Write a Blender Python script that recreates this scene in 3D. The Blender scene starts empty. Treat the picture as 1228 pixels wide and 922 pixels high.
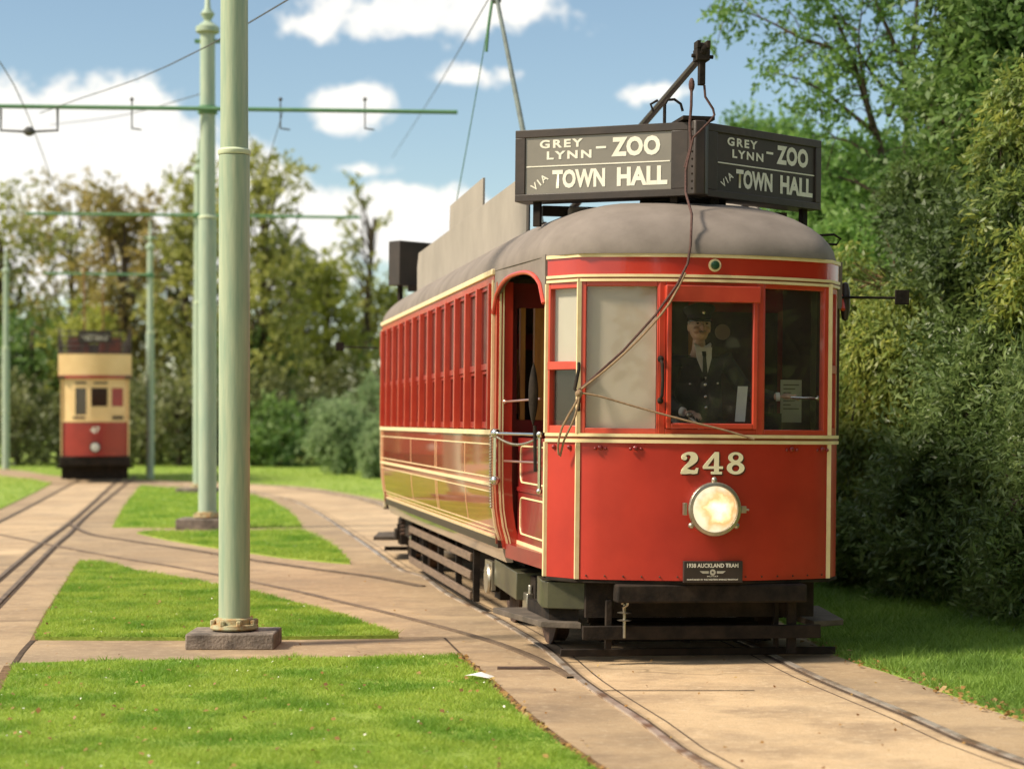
import bpy, bmesh, math, random
import numpy as np
from mathutils import Vector, Matrix, noise
R=math.radians
rnd=random.Random(7)
C=bpy.context.scene.collection
sc=bpy.context.scene
# ------------------------------------------------------------------ camera, world, sun, exposure
FPX=2350.0; HOR=505.0; CX=614.0; H=1.6
cam=bpy.data.cameras.new('camera'); co=bpy.data.objects.new('camera',cam); C.objects.link(co)
co.location=(0,0,H); co.rotation_euler=(R(90),0,0)
cam.sensor_width=36; cam.lens=36*FPX/1228; cam.shift_y=(HOR-461)/1228
cam.clip_start=.1; cam.clip_end=3000
cam.dof.use_dof=True; cam.dof.focus_distance=13.0; cam.dof.aperture_fstop=1.7
sc.camera=co
sc.cycles.transparent_max_bounces=24
SUN=Vector((-.78,-.24,.78)).normalized()
EL=math.asin(SUN.z); AZ=math.atan2(SUN.x,SUN.y)
sd=bpy.data.lights.new('sun','SUN'); so=bpy.data.objects.new('sun',sd); C.objects.link(so)
sd.energy=4.3; sd.angle=R(9); sd.color=(1,.885,.71)
so.rotation_euler=SUN.to_track_quat('Z','Y').to_euler()
sc.view_settings.view_transform='Standard'; sc.view_settings.look='None'
sc.view_settings.exposure=.50; sc.view_settings.gamma=1
def build_world():
    w=bpy.data.worlds.new('World'); sc.world=w; w.use_nodes=True
    N=w.node_tree.nodes; L=w.node_tree.links; N.clear()
    out=N.new('ShaderNodeOutputWorld')
    sky=N.new('ShaderNodeTexSky'); sky.sky_type='NISHITA'; sky.sun_disc=False
    sky.sun_elevation=EL; sky.sun_rotation=AZ; sky.altitude=300; sky.air_density=1.0; sky.dust_density=.3; sky.ozone_density=3.0
    tc=N.new('ShaderNodeTexCoord'); sp=N.new('ShaderNodeSeparateXYZ'); L.new(tc.outputs['Generated'],sp.inputs[0])
    def m(op,a,b=None,c=None):
        n=N.new('ShaderNodeMath'); n.operation=op
        for i,v in enumerate((a,b,c)):
            if v is None: continue
            if isinstance(v,(int,float)): n.inputs[i].default_value=v
            else: L.new(v,n.inputs[i])
        return n.outputs[0]
    ay=m('MAXIMUM',m('ABSOLUTE',sp.outputs[1]),.02)
    u=m('DIVIDE',sp.outputs[0],ay); v=m('DIVIDE',sp.outputs[2],ay)
    cb=N.new('ShaderNodeCombineXYZ'); L.new(u,cb.inputs[0]); L.new(v,cb.inputs[1])
    def nz(scale,detail,rough,vec,off=0):
        n=N.new('ShaderNodeTexNoise'); n.inputs['Scale'].default_value=scale; n.inputs['Detail'].default_value=detail
        n.inputs['Roughness'].default_value=rough
        if off:
            ad=N.new('ShaderNodeVectorMath'); ad.operation='ADD'; ad.inputs[1].default_value=(off,off*.7,off*1.3); L.new(vec,ad.inputs[0]); vec=ad.outputs[0]
        L.new(vec,n.inputs['Vector']); return n.outputs['Fac']
    n1=nz(22,8,.62,cb.outputs[0]); n2=nz(9,4,.55,cb.outputs[0],3.3); n3=nz(40,6,.6,cb.outputs[0],8.1)
    # cumulus banks: azimuth / elevation position, extent
    blobs=[(95,225,190,140,1.5),(0,235,190,155,1.5),(230,262,165,115,1.4),(-210,200,230,150,1),(320,250,85,70,1),(330,300,110,70,.9),
           (415,128,62,34,.75),(428,203,45,9,.35),(500,16,190,40,.72),(380,30,70,26,.5),(610,6,80,26,.6),(475,268,105,52,1.3),(545,275,80,56,1),(380,262,90,50,.9),
           (565,90,45,14,.35),(790,112,50,12,.3),(200,-60,200,40,.6),(900,-120,250,50,.6)]
    d=None
    for (px,py,rx,ry,s) in blobs:
        vm=N.new('ShaderNodeVectorMath'); vm.operation='MULTIPLY_ADD'
        vm.inputs[1].default_value=(FPX/rx,FPX/ry,0); vm.inputs[2].default_value=(-(px-CX)/rx,-(HOR-py)/ry,0)
        L.new(cb.outputs[0],vm.inputs[0])
        le=N.new('ShaderNodeVectorMath'); le.operation='LENGTH'; L.new(vm.outputs[0],le.inputs[0])
        e=m('MULTIPLY',m('SUBTRACT',1.0,le.outputs['Value']),s)
        d=e if d is None else m('MAXIMUM',d,e)
    d=m('MAXIMUM',d,-.6)
    nn=m('MULTIPLY',m('SUBTRACT',n1,.5),2.0); n22=m('MULTIPLY',m('SUBTRACT',n2,.5),.7)
    dens=m('ADD',m('ADD',d,nn),n22)
    front=m('GREATER_THAN',sp.outputs[1],.02)
    # broken cloud over the rest of the dome, high up and behind the viewer
    n4=nz(2.6,6,.6,tc.outputs['Generated'],1.7)
    hi=m('MULTIPLY',m('SUBTRACT',n4,.5),6.0)
    outm=N.new('ShaderNodeMapRange'); outm.inputs['From Min'].default_value=.26; outm.inputs['From Max'].default_value=.4; L.new(v,outm.inputs['Value'])
    sel=m('MAXIMUM',outm.outputs[0],m('SUBTRACT',1.0,front))
    dens=m('ADD',m('MULTIPLY',dens,m('SUBTRACT',1.0,sel)),m('MULTIPLY',hi,sel))
    mr=N.new('ShaderNodeMapRange'); mr.interpolation_type='SMOOTHSTEP'
    mr.inputs['From Min'].default_value=-.03; mr.inputs['From Max'].default_value=.30; L.new(dens,mr.inputs['Value'])
    # body tone of the cloud: thin bluish rims, creamy thick parts
    cr=N.new('ShaderNodeMapRange'); cr.inputs['From Min'].default_value=.3; cr.inputs['From Max'].default_value=.75; L.new(n3,cr.inputs['Value'])
    mc=N.new('ShaderNodeMix'); mc.data_type='RGBA'; L.new(cr.outputs[0],mc.inputs['Factor'])
    mc.inputs['A'].default_value=(.86,.85,.83,1); mc.inputs['B'].default_value=(1.0,.97,.89,1)
    hs=N.new('ShaderNodeHueSaturation'); hs.inputs['Saturation'].default_value=1.0; L.new(sky.outputs[0],hs.inputs['Color'])
    tint=N.new('ShaderNodeMix'); tint.data_type='RGBA'; tint.blend_type='MULTIPLY'; tint.inputs['Factor'].default_value=1
    L.new(hs.outputs[0],tint.inputs['A']); tint.inputs['B'].default_value=(1.08,1.00,.86,1)
    b1=N.new('ShaderNodeBackground'); b1.inputs['Strength'].default_value=.108; L.new(tint.outputs['Result'],b1.inputs['Color'])
    b2=N.new('ShaderNodeBackground'); b2.inputs['Strength'].default_value=.84; L.new(mc.outputs['Result'],b2.inputs['Color'])
    mx=N.new('ShaderNodeMixShader'); L.new(mr.outputs[0],mx.inputs[0]); L.new(b1.outputs[0],mx.inputs[1]); L.new(b2.outputs[0],mx.inputs[2])
    L.new(mx.outputs[0],out.inputs['Surface'])
build_world()

# ------------------------------------------------------------------ helpers
def tag(o,label=None,cat=None,group=None,kind=None):
    if label: o['label']=label
    if cat: o['category']=cat
    if group: o['group']=group
    if kind: o['kind']=kind
    return o
def mat(name,col,col2=None,rough=.6,metal=0,coat=0,scale=6,bump=0,bscale=None,trans=0,spec=.5,emit=None,estr=0,stretch=None,thr=(.35,.65),coatr=.05):
    m=bpy.data.materials.new(name); m.use_nodes=True; N=m.node_tree.nodes; L=m.node_tree.links
    b=N['Principled BSDF']
    b.inputs['Roughness'].default_value=rough; b.inputs['Metallic'].default_value=metal
    b.inputs['Coat Weight'].default_value=coat; b.inputs['Coat Roughness'].default_value=coatr
    b.inputs['Specular IOR Level'].default_value=spec
    tc=N.new('ShaderNodeTexCoord'); mp=N.new('ShaderNodeMapping'); L.new(tc.outputs['Object'],mp.inputs[0])
    if stretch: mp.inputs['Scale'].default_value=stretch
    if col2:
        n=N.new('ShaderNodeTexNoise'); n.inputs['Scale'].default_value=scale; n.inputs['Detail'].default_value=6; n.inputs['Roughness'].default_value=.6
        L.new(mp.outputs[0],n.inputs['Vector'])
        mr=N.new('ShaderNodeMapRange'); mr.inputs['From Min'].default_value=thr[0]; mr.inputs['From Max'].default_value=thr[1]; L.new(n.outputs['Fac'],mr.inputs['Value'])
        mx=N.new('ShaderNodeMix'); mx.data_type='RGBA'; mx.inputs['A'].default_value=(*col,1); mx.inputs['B'].default_value=(*col2,1)
        L.new(mr.outputs[0],mx.inputs['Factor']); L.new(mx.outputs['Result'],b.inputs['Base Color'])
    else: b.inputs['Base Color'].default_value=(*col,1)
    if bump:
        n=N.new('ShaderNodeTexNoise'); n.inputs['Scale'].default_value=bscale or scale*8; n.inputs['Detail'].default_value=4; L.new(mp.outputs[0],n.inputs['Vector'])
        bp=N.new('ShaderNodeBump'); bp.inputs['Strength'].default_value=bump; bp.inputs['Distance'].default_value=.01
        L.new(n.outputs['Fac'],bp.inputs['Height']); L.new(bp.outputs[0],b.inputs['Normal'])
    if emit: b.inputs['Emission Color'].default_value=(*emit,1); b.inputs['Emission Strength'].default_value=estr
    if trans: b.inputs['Transmission Weight'].default_value=trans
    return m
def glass_mat(name,tint=(.9,.9,.88),refl=1.0,dirt=.04,dcol=(.5,.45,.4)):
    m=bpy.data.materials.new(name); m.use_nodes=True; N=m.node_tree.nodes; L=m.node_tree.links; N.clear()
    out=N.new('ShaderNodeOutputMaterial'); tr=N.new('ShaderNodeBsdfTransparent'); tr.inputs[0].default_value=(*tint,1)
    gl=N.new('ShaderNodeBsdfGlossy'); gl.inputs['Roughness'].default_value=.02
    lw=N.new('ShaderNodeLayerWeight'); lw.inputs['Blend'].default_value=.5; pw=N.new('ShaderNodeMath'); pw.operation='POWER'; pw.inputs[1].default_value=5; L.new(lw.outputs['Facing'],pw.inputs[0]); fr=N.new('ShaderNodeMath'); fr.operation='MULTIPLY_ADD'; fr.inputs[1].default_value=.95; fr.inputs[2].default_value=.045; L.new(pw.outputs[0],fr.inputs[0])
    mu=N.new('ShaderNodeMath'); mu.operation='MULTIPLY'; mu.inputs[1].default_value=refl; L.new(fr.outputs[0],mu.inputs[0])
    mx=N.new('ShaderNodeMixShader'); L.new(mu.outputs[0],mx.inputs[0]); L.new(tr.outputs[0],mx.inputs[1]); L.new(gl.outputs[0],mx.inputs[2])
    df=N.new('ShaderNodeBsdfDiffuse'); df.inputs[0].default_value=(*dcol,1)
    tc=N.new('ShaderNodeTexCoord'); nz=N.new('ShaderNodeTexNoise'); nz.inputs['Scale'].default_value=5; nz.inputs['Detail'].default_value=5; L.new(tc.outputs['Object'],nz.inputs['Vector'])
    m2=N.new('ShaderNodeMath'); m2.operation='MULTIPLY'; m2.inputs[1].default_value=dirt*2; L.new(nz.outputs['Fac'],m2.inputs[0])
    mx2=N.new('ShaderNodeMixShader'); L.new(m2.outputs[0],mx2.inputs[0]); L.new(mx.outputs[0],mx2.inputs[1]); L.new(df.outputs[0],mx2.inputs[2])
    L.new(mx2.outputs[0],out.inputs[0]); return m
def leaf_mat(name,c1,c2,c3,patch=.8,tr=.35,rough=.5,mottle=None):
    m=bpy.data.materials.new(name); m.use_nodes=True; N=m.node_tree.nodes; L=m.node_tree.links; N.clear()
    out=N.new('ShaderNodeOutputMaterial')
    geo=N.new('ShaderNodeNewGeometry'); tc=N.new('ShaderNodeTexCoord'); nz=N.new('ShaderNodeTexNoise'); nz.inputs['Scale'].default_value=patch; nz.inputs['Detail'].default_value=3
    L.new(tc.outputs['Object'],nz.inputs['Vector'])
    a=N.new('ShaderNodeMix'); a.data_type='RGBA'; a.inputs['A'].default_value=(*c1,1); a.inputs['B'].default_value=(*c2,1); L.new(geo.outputs['Random Per Island'],a.inputs['Factor'])
    mr=N.new('ShaderNodeMapRange'); mr.inputs['From Min'].default_value=.42; mr.inputs['From Max'].default_value=.62; L.new(nz.outputs['Fac'],mr.inputs['Value'])
    b=N.new('ShaderNodeMix'); b.data_type='RGBA'; L.new(mr.outputs[0],b.inputs['Factor']); L.new(a.outputs['Result'],b.inputs['A']); b.inputs['B'].default_value=(*c3,1)
    p=N.new('ShaderNodeBsdfPrincipled'); p.inputs['Roughness'].default_value=rough; p.inputs['Specular IOR Level'].default_value=.4; L.new(b.outputs['Result'],p.inputs['Base Color'])
    t=N.new('ShaderNodeBsdfTranslucent')
    br=N.new('ShaderNodeHueSaturation'); br.inputs['Value'].default_value=1.3; L.new(b.outputs['Result'],br.inputs['Color']); L.new(br.outputs[0],t.inputs[0])
    mx=N.new('ShaderNodeMixShader'); mx.inputs[0].default_value=tr; L.new(p.outputs[0],mx.inputs[1]); L.new(t.outputs[0],mx.inputs[2]); L.new(mx.outputs[0],out.inputs[0])
    return m
SPLIT={'door_post','corner_beading','entrance_sill','guard_hanger','guard_bracket','window_pillar','sign_bracket','board_bracket','coil_spring','shoe','button','eye','shirt_cuff','side_pillar','deck_seat','sign_cross_rail','vent_slot','side_guard','hair','door_jamb','gate_bar','arm_clamp'}
class MB:
    def __init__(s): s.b=bmesh.new()
    def hexa(s,p):
        v=[s.b.verts.new(q) for q in p]
        for f in ((3,2,1,0),(4,5,6,7),(0,1,5,4),(1,2,6,5),(2,3,7,6),(3,0,4,7)): s.b.faces.new([v[i] for i in f])
        return s
    def box(s,x0,x1,y0,y1,z0,z1):
        return s.hexa([(x0,y0,z0),(x1,y0,z0),(x1,y1,z0),(x0,y1,z0),(x0,y0,z1),(x1,y0,z1),(x1,y1,z1),(x0,y1,z1)])
    def prism(s,poly,z0,z1):
        a=[s.b.verts.new((x,y,z0)) for x,y in poly]; c=[s.b.verts.new((x,y,z1)) for x,y in poly]; n=len(poly)
        s.b.faces.new(a[::-1]); s.b.faces.new(c)
        for i in range(n): s.b.faces.new((a[i],a[(i+1)%n],c[(i+1)%n],c[i]))
        return s
    def prism_x(s,poly,x0,x1):   # poly in (y,z)
        a=[s.b.verts.new((x0,y,z)) for y,z in poly]; c=[s.b.verts.new((x1,y,z)) for y,z in poly]; n=len(poly)
        s.b.faces.new(a[::-1]); s.b.faces.new(c)
        for i in range(n): s.b.faces.new((a[i],a[(i+1)%n],c[(i+1)%n],c[i]))
        return s
    def sweep(s,path,prof,closed=False):
        # path: plan points; prof: loop of (outward offset, z)
        P=[Vector((p[0],p[1])) for p in path]; n=len(P); rings=[]
        for i in range(n):
            d0=(P[i]-P[i-1]).normalized() if (i>0 or closed) else None
            d1=(P[(i+1)%n]-P[i]).normalized() if (i<n-1 or closed) else None
            if d0 is None: d0=d1
            if d1 is None: d1=d0
            n0=Vector((d0.y,-d0.x)); n1=Vector((d1.y,-d1.x)); nn=(n0+n1); nn=nn/max(nn.length_squared/2,.3)
            rings.append([s.b.verts.new((P[i].x+nn.x*o,P[i].y+nn.y*o,z)) for o,z in prof])
        k=len(prof)
        for i in range(n if closed else n-1):
            a=rings[i]; c=rings[(i+1)%n]
            for j in range(k): s.b.faces.new((a[j],c[j],c[(j+1)%k],a[(j+1)%k]))
        if not closed: s.b.faces.new(rings[0]); s.b.faces.new(rings[-1][::-1])
        return s
    def wall(s,path,z0,z1,t=.03,off=0): return s.sweep(path,[(off,z0),(off,z1),(off-t,z1),(off-t,z0)])
    def tube(s,pts,r,seg=8,cap=True):
        pts=[Vector(p) for p in pts]; n=len(pts)
        rr=r if isinstance(r,(list,tuple)) else [r]*n
        up=None; rings=[]
        for i in range(n):
            d=(pts[min(i+1,n-1)]-pts[max(i-1,0)])
            d=d.normalized() if d.length>1e-9 else Vector((0,0,1))
            if up is None:
                up=Vector((0,0,1)) if abs(d.z)<.9 else Vector((1,0,0))
            x=d.cross(up); 
            if x.length<1e-6: x=d.orthogonal()
            x.normalize(); y=x.cross(d).normalized(); up=y
            rings.append([s.b.verts.new(pts[i]+(x*math.cos(t)+y*math.sin(t))*rr[i]) for t in [2*math.pi*k/seg for k in range(seg)]])
        for i in range(n-1):
            for j in range(seg): s.b.faces.new((rings[i][j],rings[i][(j+1)%seg],rings[i+1][(j+1)%seg],rings[i+1][j]))
        if cap: s.b.faces.new(rings[0][::-1]); s.b.faces.new(rings[-1])
        return s
    def lathe(s,prof,c=(0,0,0),axis='z',seg=24):
        # prof list of (r, h)
        rings=[]
        for r,h in prof:
            ring=[]
            for k in range(seg):
                t=2*math.pi*k/seg; x=r*math.cos(t); y=r*math.sin(t)
                q={'z':(x,y,h),'y':(x,h,y),'x':(h,x,y)}[axis]
                ring.append(s.b.verts.new((q[0]+c[0],q[1]+c[1],q[2]+c[2])))
            rings.append(ring)
        for i in range(len(prof)-1):
            for j in range(seg): s.b.faces.new((rings[i][j],rings[i][(j+1)%seg],rings[i+1][(j+1)%seg],rings[i+1][j]))
        s.b.faces.new(rings[0][::-1]); s.b.faces.new(rings[-1]); return s
    def ball(s,c,r,seg=10,sc=(1,1,1)):
        m=Matrix.Translation(c)@Matrix.Diagonal((r*sc[0],r*sc[1],r*sc[2],1))
        bmesh.ops.create_uvsphere(s.b,u_segments=seg,v_segments=max(6,seg*2//3),radius=1,matrix=m); return s
    def mesh(s,m):   # merge an existing mesh
        s.b.from_mesh(m); return s
    def build(s,name,material,parent=None,bevel=0,smooth=35,xf=None):
        if name in SPLIT:
            s.b.verts.ensure_lookup_table(); seen=set(); comps=[]
            for v in s.b.verts:
                if v in seen: continue
                st=[v]; seen.add(v); co_=[]
                while st:
                    q=st.pop(); co_.append(q)
                    for e in q.link_edges:
                        o_=e.other_vert(q)
                        if o_ not in seen: seen.add(o_); st.append(o_)
                comps.append(co_)
            if len(comps)>1:
                last=None
                for co_ in comps:
                    m=MB(); mp={v:m.b.verts.new(v.co) for v in co_}; fs={f for v in co_ for f in v.link_faces}
                    for f in fs: m.b.faces.new([mp[v] for v in f.verts])
                    last=m._build(name,material,parent,bevel,smooth,xf)
                s.b.free(); return last
        return s._build(name,material,parent,bevel,smooth,xf)
    def _build(s,name,material,parent=None,bevel=0,smooth=35,xf=None):
        if xf is not None: bmesh.ops.transform(s.b,matrix=xf,verts=s.b.verts)
        bmesh.ops.recalc_face_normals(s.b,faces=s.b.faces)
        me=bpy.data.meshes.new(name); s.b.to_mesh(me); s.b.free()
        if smooth:
            me.shade_smooth(); me.set_sharp_from_angle(angle=R(smooth))
        o=bpy.data.objects.new(name,me); C.objects.link(o); me.materials.append(material)
        if parent: o.parent=parent
        if bevel:
            b=o.modifiers.new('Bevel','BEVEL'); b.width=bevel; b.segments=2; b.limit_method='ANGLE'; b.angle_limit=R(40)
        return o
def empty(name,loc=(0,0,0),rz=0,parent=None):
    o=bpy.data.objects.new(name,None); C.objects.link(o); o.location=loc; o.rotation_euler=(0,0,rz); o.empty_display_size=.1
    if parent: o.parent=parent
    return o
def kids(o): return [x for x in C.objects if x.parent==o]
def copy_tree(o,parent=None):
    c=o.copy(); C.objects.link(c)
    if parent: c.parent=parent
    for k in kids(o): copy_tree(k,c)
    return c
def spline(pts,step=.5):
    P=[Vector(p).to_3d() if len(p)==2 else Vector(p) for p in pts]; out=[]
    P=[P[0]*2-P[1]]+P+[P[-1]*2-P[-2]]
    for i in range(1,len(P)-2):
        p0,p1,p2,p3=P[i-1:i+3]; n=max(2,int((p2-p1).length/step))
        for k in range(n):
            t=k/n; out.append(.5*((2*p1)+(-p0+p2)*t+(2*p0-5*p1+4*p2-p3)*t*t+(-p0+3*p1-3*p2+p3)*t**3))
    out.append(P[-2]); return out
def G(px,py,z=0.0):
    Y=H*FPX/(py-HOR); return ((px-CX)/FPX*Y,Y)
def W(px,py,Y): return ((px-CX)/FPX*Y,Y,H+(HOR-py)/FPX*Y)
def np_mesh(name,verts,faces_n,material,parent=None,smooth=False):
    # verts (N,k,3): N faces of k corners, no sharing
    N,k,_=verts.shape; me=bpy.data.meshes.new(name)
    me.vertices.add(N*k); me.vertices.foreach_set('co',verts.reshape(-1).astype(np.float32))
    me.loops.add(N*k); me.loops.foreach_set('vertex_index',np.arange(N*k,dtype=np.int32))
    me.polygons.add(N); me.polygons.foreach_set('loop_start',np.arange(0,N*k,k,dtype=np.int32))
    me.update(calc_edges=True); me.materials.append(material)
    o=bpy.data.objects.new(name,me); C.objects.link(o)
    if parent: o.parent=parent
    return o
def leaves(rs,pts,nrm,size,aspect=.45,droop=0.0):
    n=len(pts); nrm=nrm/np.maximum(np.linalg.norm(nrm,axis=1,keepdims=True),1e-6)
    r=rs.normal(size=(n,3)); t=r-(r*nrm).sum(1,keepdims=True)*nrm; t[:,2]-=droop
    t/=np.maximum(np.linalg.norm(t,axis=1,keepdims=True),1e-6); b=np.cross(nrm,t)
    b/=np.maximum(np.linalg.norm(b,axis=1,keepdims=True),1e-6)
    s=(size*rs.uniform(.6,1.3,n))[:,None]
    v=np.stack([pts-t*s*.5,pts+b*s*aspect*.5+nrm*s*.06,pts+t*s*.5-nrm*s*.10,pts-b*s*aspect*.5+nrm*s*.06],axis=1)
    return v
def clump_leaves(rs,clumps,n,size,aspect=.45,shell=(.2,1.1),droop=0,jit=.7,per=9,tl=(2.2,4.5)):
    # leaves stand along short twigs that leave each clump
    cs=np.array([c[:3] for c in clumps]); rr=np.array([c[3] for c in clumps]); w=rr**2; w/=w.sum()
    nt=n//per; idx=rs.choice(len(clumps),nt,p=w); d=rs.normal(size=(nt,3)); d/=np.linalg.norm(d,axis=1,keepdims=True)
    q=rs.uniform(shell[0],shell[1],nt)**.6; st=cs[idx]+d*(q*rr[idx])[:,None]+rs.normal(size=(nt,3))*(rr[idx]*.18)[:,None]
    tw=d*.8+rs.normal(size=(nt,3))*.55+np.array([0,0,.25-.7*droop]); tw/=np.linalg.norm(tw,axis=1,keepdims=True)
    ln=size*rs.uniform(tl[0],tl[1],nt)
    k=np.tile(np.linspace(0,1,per),nt); ti=np.repeat(np.arange(nt),per); m=len(ti)
    T=tw[ti]; P=st[ti]+T*(k*ln[ti])[:,None]; P[:,2]-=(droop*.35+.05)*(k**2)*ln[ti]
    side=rs.normal(size=(m,3)); side-= (side*T).sum(1,keepdims=True)*T; side/=np.linalg.norm(side,axis=1,keepdims=True)
    ax=T*.75+side*.8; ax[:,2]-=droop*.3; ax/=np.linalg.norm(ax,axis=1,keepdims=True)
    nr=rs.normal(size=(m,3))*.6+d[ti]*.6+np.array([-.15,-.15,.7]); nr-=(nr*ax).sum(1,keepdims=True)*ax; nr/=np.maximum(np.linalg.norm(nr,axis=1,keepdims=True),1e-6)
    b=np.cross(nr,ax); s_=(size*rs.uniform(.65,1.25,m))[:,None]
    P=P+ax*s_*.45
    return np.stack([P-ax*s_*.5,P+b*s_*aspect*.5-ax*s_*.05,P+ax*s_*.5-nr*s_*.12,P-b*s_*aspect*.5-ax*s_*.05],axis=1)
def inpoly(P,x,y):
    x=np.asarray(x); y=np.asarray(y); c=np.zeros(x.shape,bool); n=len(P); j=n-1
    for i in range(n):
        xi,yi=P[i]; xj,yj=P[j]
        if yi!=yj:
            c^=((yi>y)!=(yj>y))&(x<(xj-xi)*(y-yi)/(yj-yi)+xi)
        j=i
    return c

# ------------------------------------------------------------------ materials
def paving(name,k):
    m=bpy.data.materials.new(name); m.use_nodes=True; N=m.node_tree.nodes; L=m.node_tree.links; b=N['Principled BSDF']
    b.inputs['Roughness'].default_value=.85
    tc=N.new('ShaderNodeTexCoord')
    def nz(s,d,st=(1,1,1),rot=0):
        mp=N.new('ShaderNodeMapping'); mp.inputs['Scale'].default_value=st; mp.inputs['Rotation'].default_value=(0,0,rot); L.new(tc.outputs['Object'],mp.inputs[0])
        n=N.new('ShaderNodeTexNoise'); n.inputs['Scale'].default_value=s; n.inputs['Detail'].default_value=d; n.inputs['Roughness'].default_value=.65; L.new(mp.outputs[0],n.inputs['Vector']); return n.outputs['Fac']
    def mix(fac,A,B,lo=.4,hi=.6,amt=1):
        mr=N.new('ShaderNodeMapRange'); mr.inputs['From Min'].default_value=lo; mr.inputs['From Max'].default_value=hi; mr.inputs['To Max'].default_value=amt; L.new(fac,mr.inputs['Value'])
        x=N.new('ShaderNodeMix'); x.data_type='RGBA'; L.new(mr.outputs[0],x.inputs['Factor'])
        for k,v in (('A',A),('B',B)):
            if isinstance(v,tuple): x.inputs[k].default_value=(*v,1)
            else: L.new(v,x.inputs[k])
        return x.outputs['Result']
    kk=lambda *t:tuple(min(.75,x*k) for x in t)
    c=mix(nz(.35,5),kk(.54,.385,.225),kk(.42,.29,.165),.40,.60)
    c=mix(nz(1.3,7,(1,1.4,1),.2),c,kk(.26,.18,.11),.45,.64,.75)     # dirty streaks along the track
    c=mix(nz(.7,3,(1,1,1),.9),c,kk(.30,.22,.14),.52,.66,.55)
    c=mix(nz(14,5),c,kk(.60,.46,.30),.52,.70,.6)
    c=mix(nz(120,3),c,(.20,.13,.075),.55,.68,.75)                     # grit
    vo=N.new('ShaderNodeTexVoronoi'); vo.feature='DISTANCE_TO_EDGE'; vo.inputs['Scale'].default_value=.22
    dn=N.new('ShaderNodeTexNoise'); dn.inputs['Scale'].default_value=2.2; L.new(tc.outputs['Object'],dn.inputs['Vector'])
    va=N.new('ShaderNodeVectorMath'); va.operation='MULTIPLY_ADD'; va.inputs[1].default_value=(.9,.9,0); L.new(dn.outputs['Color'],va.inputs[0]); L.new(tc.outputs['Object'],va.inputs[2]); L.new(va.outputs[0],vo.inputs['Vector'])
    c=mix(vo.outputs['Distance'],(.30,.21,.12),c,.001,.006)
    L.new(c,b.inputs['Base Color'])
    bp=N.new('ShaderNodeBump'); bp.inputs['Strength'].default_value=.5; bp.inputs['Distance'].default_value=.006; L.new(nz(60,6),bp.inputs['Height']); L.new(bp.outputs[0],b.inputs['Normal'])
    return m
def ground_mats():
    M={}
    M['paving']=paving('concrete_paving',.84); M['slab']=paving('pale_slab_concrete',1.12)
    M['concrete']=mat('old_concrete',(.30,.24,.19),(.10,.08,.065),rough=.9,scale=7,bump=.8,bscale=50)
    M['lawn']=mat('lawn_soil',(.30,.40,.05),(.20,.28,.04),rough=.95,scale=3,bump=.6,bscale=40)
    M['soil']=mat('leaf_litter_soil',(.12,.065,.03),(.22,.13,.06),rough=1,scale=25,bump=.8,bscale=80)
    return M
M=ground_mats()
M['red']=mat('glossy_red_paint',(.50,.035,.016),(.43,.025,.012),rough=.28,coat=.8,scale=2.2,bump=.02,bscale=3,coatr=.06)
M['red_dash']=mat('dash_red_paint',(.47,.033,.018),(.39,.025,.014),rough=.40,coat=.28,spec=.35,scale=2.4,bump=.10,bscale=1.6,coatr=.2)
M['side_red']=mat('varnished_red_panel',(.47,.045,.018),(.40,.034,.014),rough=.2,coat=1,scale=2.2,bump=.015,bscale=2,coatr=.03,spec=.8)
M['frame_red']=mat('window_frame_red',(.56,.065,.030),(.48,.045,.022),rough=.35,coat=.4,scale=5)
M['dark_red']=mat('deep_red_paint',(.25,.014,.012),(.19,.010,.010),rough=.4,coat=.3,scale=3)
M['cream']=mat('cream_lining',(.86,.69,.40),(.78,.60,.32),rough=.45,scale=9)
M['canvas']=mat('roof_canvas',(.235,.195,.165),(.165,.135,.112),rough=.8,scale=2.6,bump=.14,bscale=30)
M['board']=mat('roof_board_grey',(.35,.305,.255),(.28,.245,.205),rough=.75,scale=1.5,bump=.1,bscale=20)
M['black']=mat('grimy_black_iron',(.014,.011,.009),(.035,.025,.018),rough=.85,spec=.2,scale=9,bump=.3,bscale=40)
M['brown_black']=mat('dark_brown_paint',(.050,.034,.026),(.030,.022,.018),rough=.45,scale=4,bump=.1)
M['olive']=mat('olive_drab_paint',(.075,.07,.032),(.045,.042,.022),rough=.5,coat=.2,scale=6,bump=.1)
M['slat']=mat('weathered_slat',(.22,.15,.10),(.12,.08,.055),rough=.6,scale=8,stretch=(6,1,6),bump=.2)
M['wood']=mat('orange_varnish',(.52,.21,.05),(.38,.14,.035),rough=.3,coat=.5,scale=5,stretch=(8,8,1))
M['dark_wood']=mat('dark_wood',(.045,.024,.014),(.03,.016,.010),rough=.45,scale=5,stretch=(8,8,1))
M['skirt']=mat('skirt_paint',(.46,.39,.31),(.40,.33,.26),rough=.25,coat=1,scale=4,coatr=.05)
M['chrome']=mat('polished_steel',(.75,.72,.68),(.6,.56,.5),rough=.18,metal=1,scale=9)
M['nickel']=mat('dull_nickel',(.50,.45,.36),(.38,.33,.26),rough=.38,metal=.9,scale=14,bump=.1)
M['steel']=mat('worn_rail_steel',(.60,.52,.44),(.26,.17,.11),rough=.36,metal=.5,scale=3,stretch=(1,1,1),thr=(.45,.6))
M['old_rail']=mat('dull_rail_steel',(.22,.155,.10),(.12,.08,.05),rough=.6,metal=.2,scale=3)
M['rust']=mat('rusty_steel',(.10,.055,.035),(.05,.03,.022),rough=.8,metal=.2,scale=14,bump=.5)
M['groove']=mat('rail_groove_dirt',(.045,.027,.017),(.11,.07,.04),rough=1,scale=12,bump=.6)
M['glass']=glass_mat('tram_glass',(.97,.97,.95),.8,.02)
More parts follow.
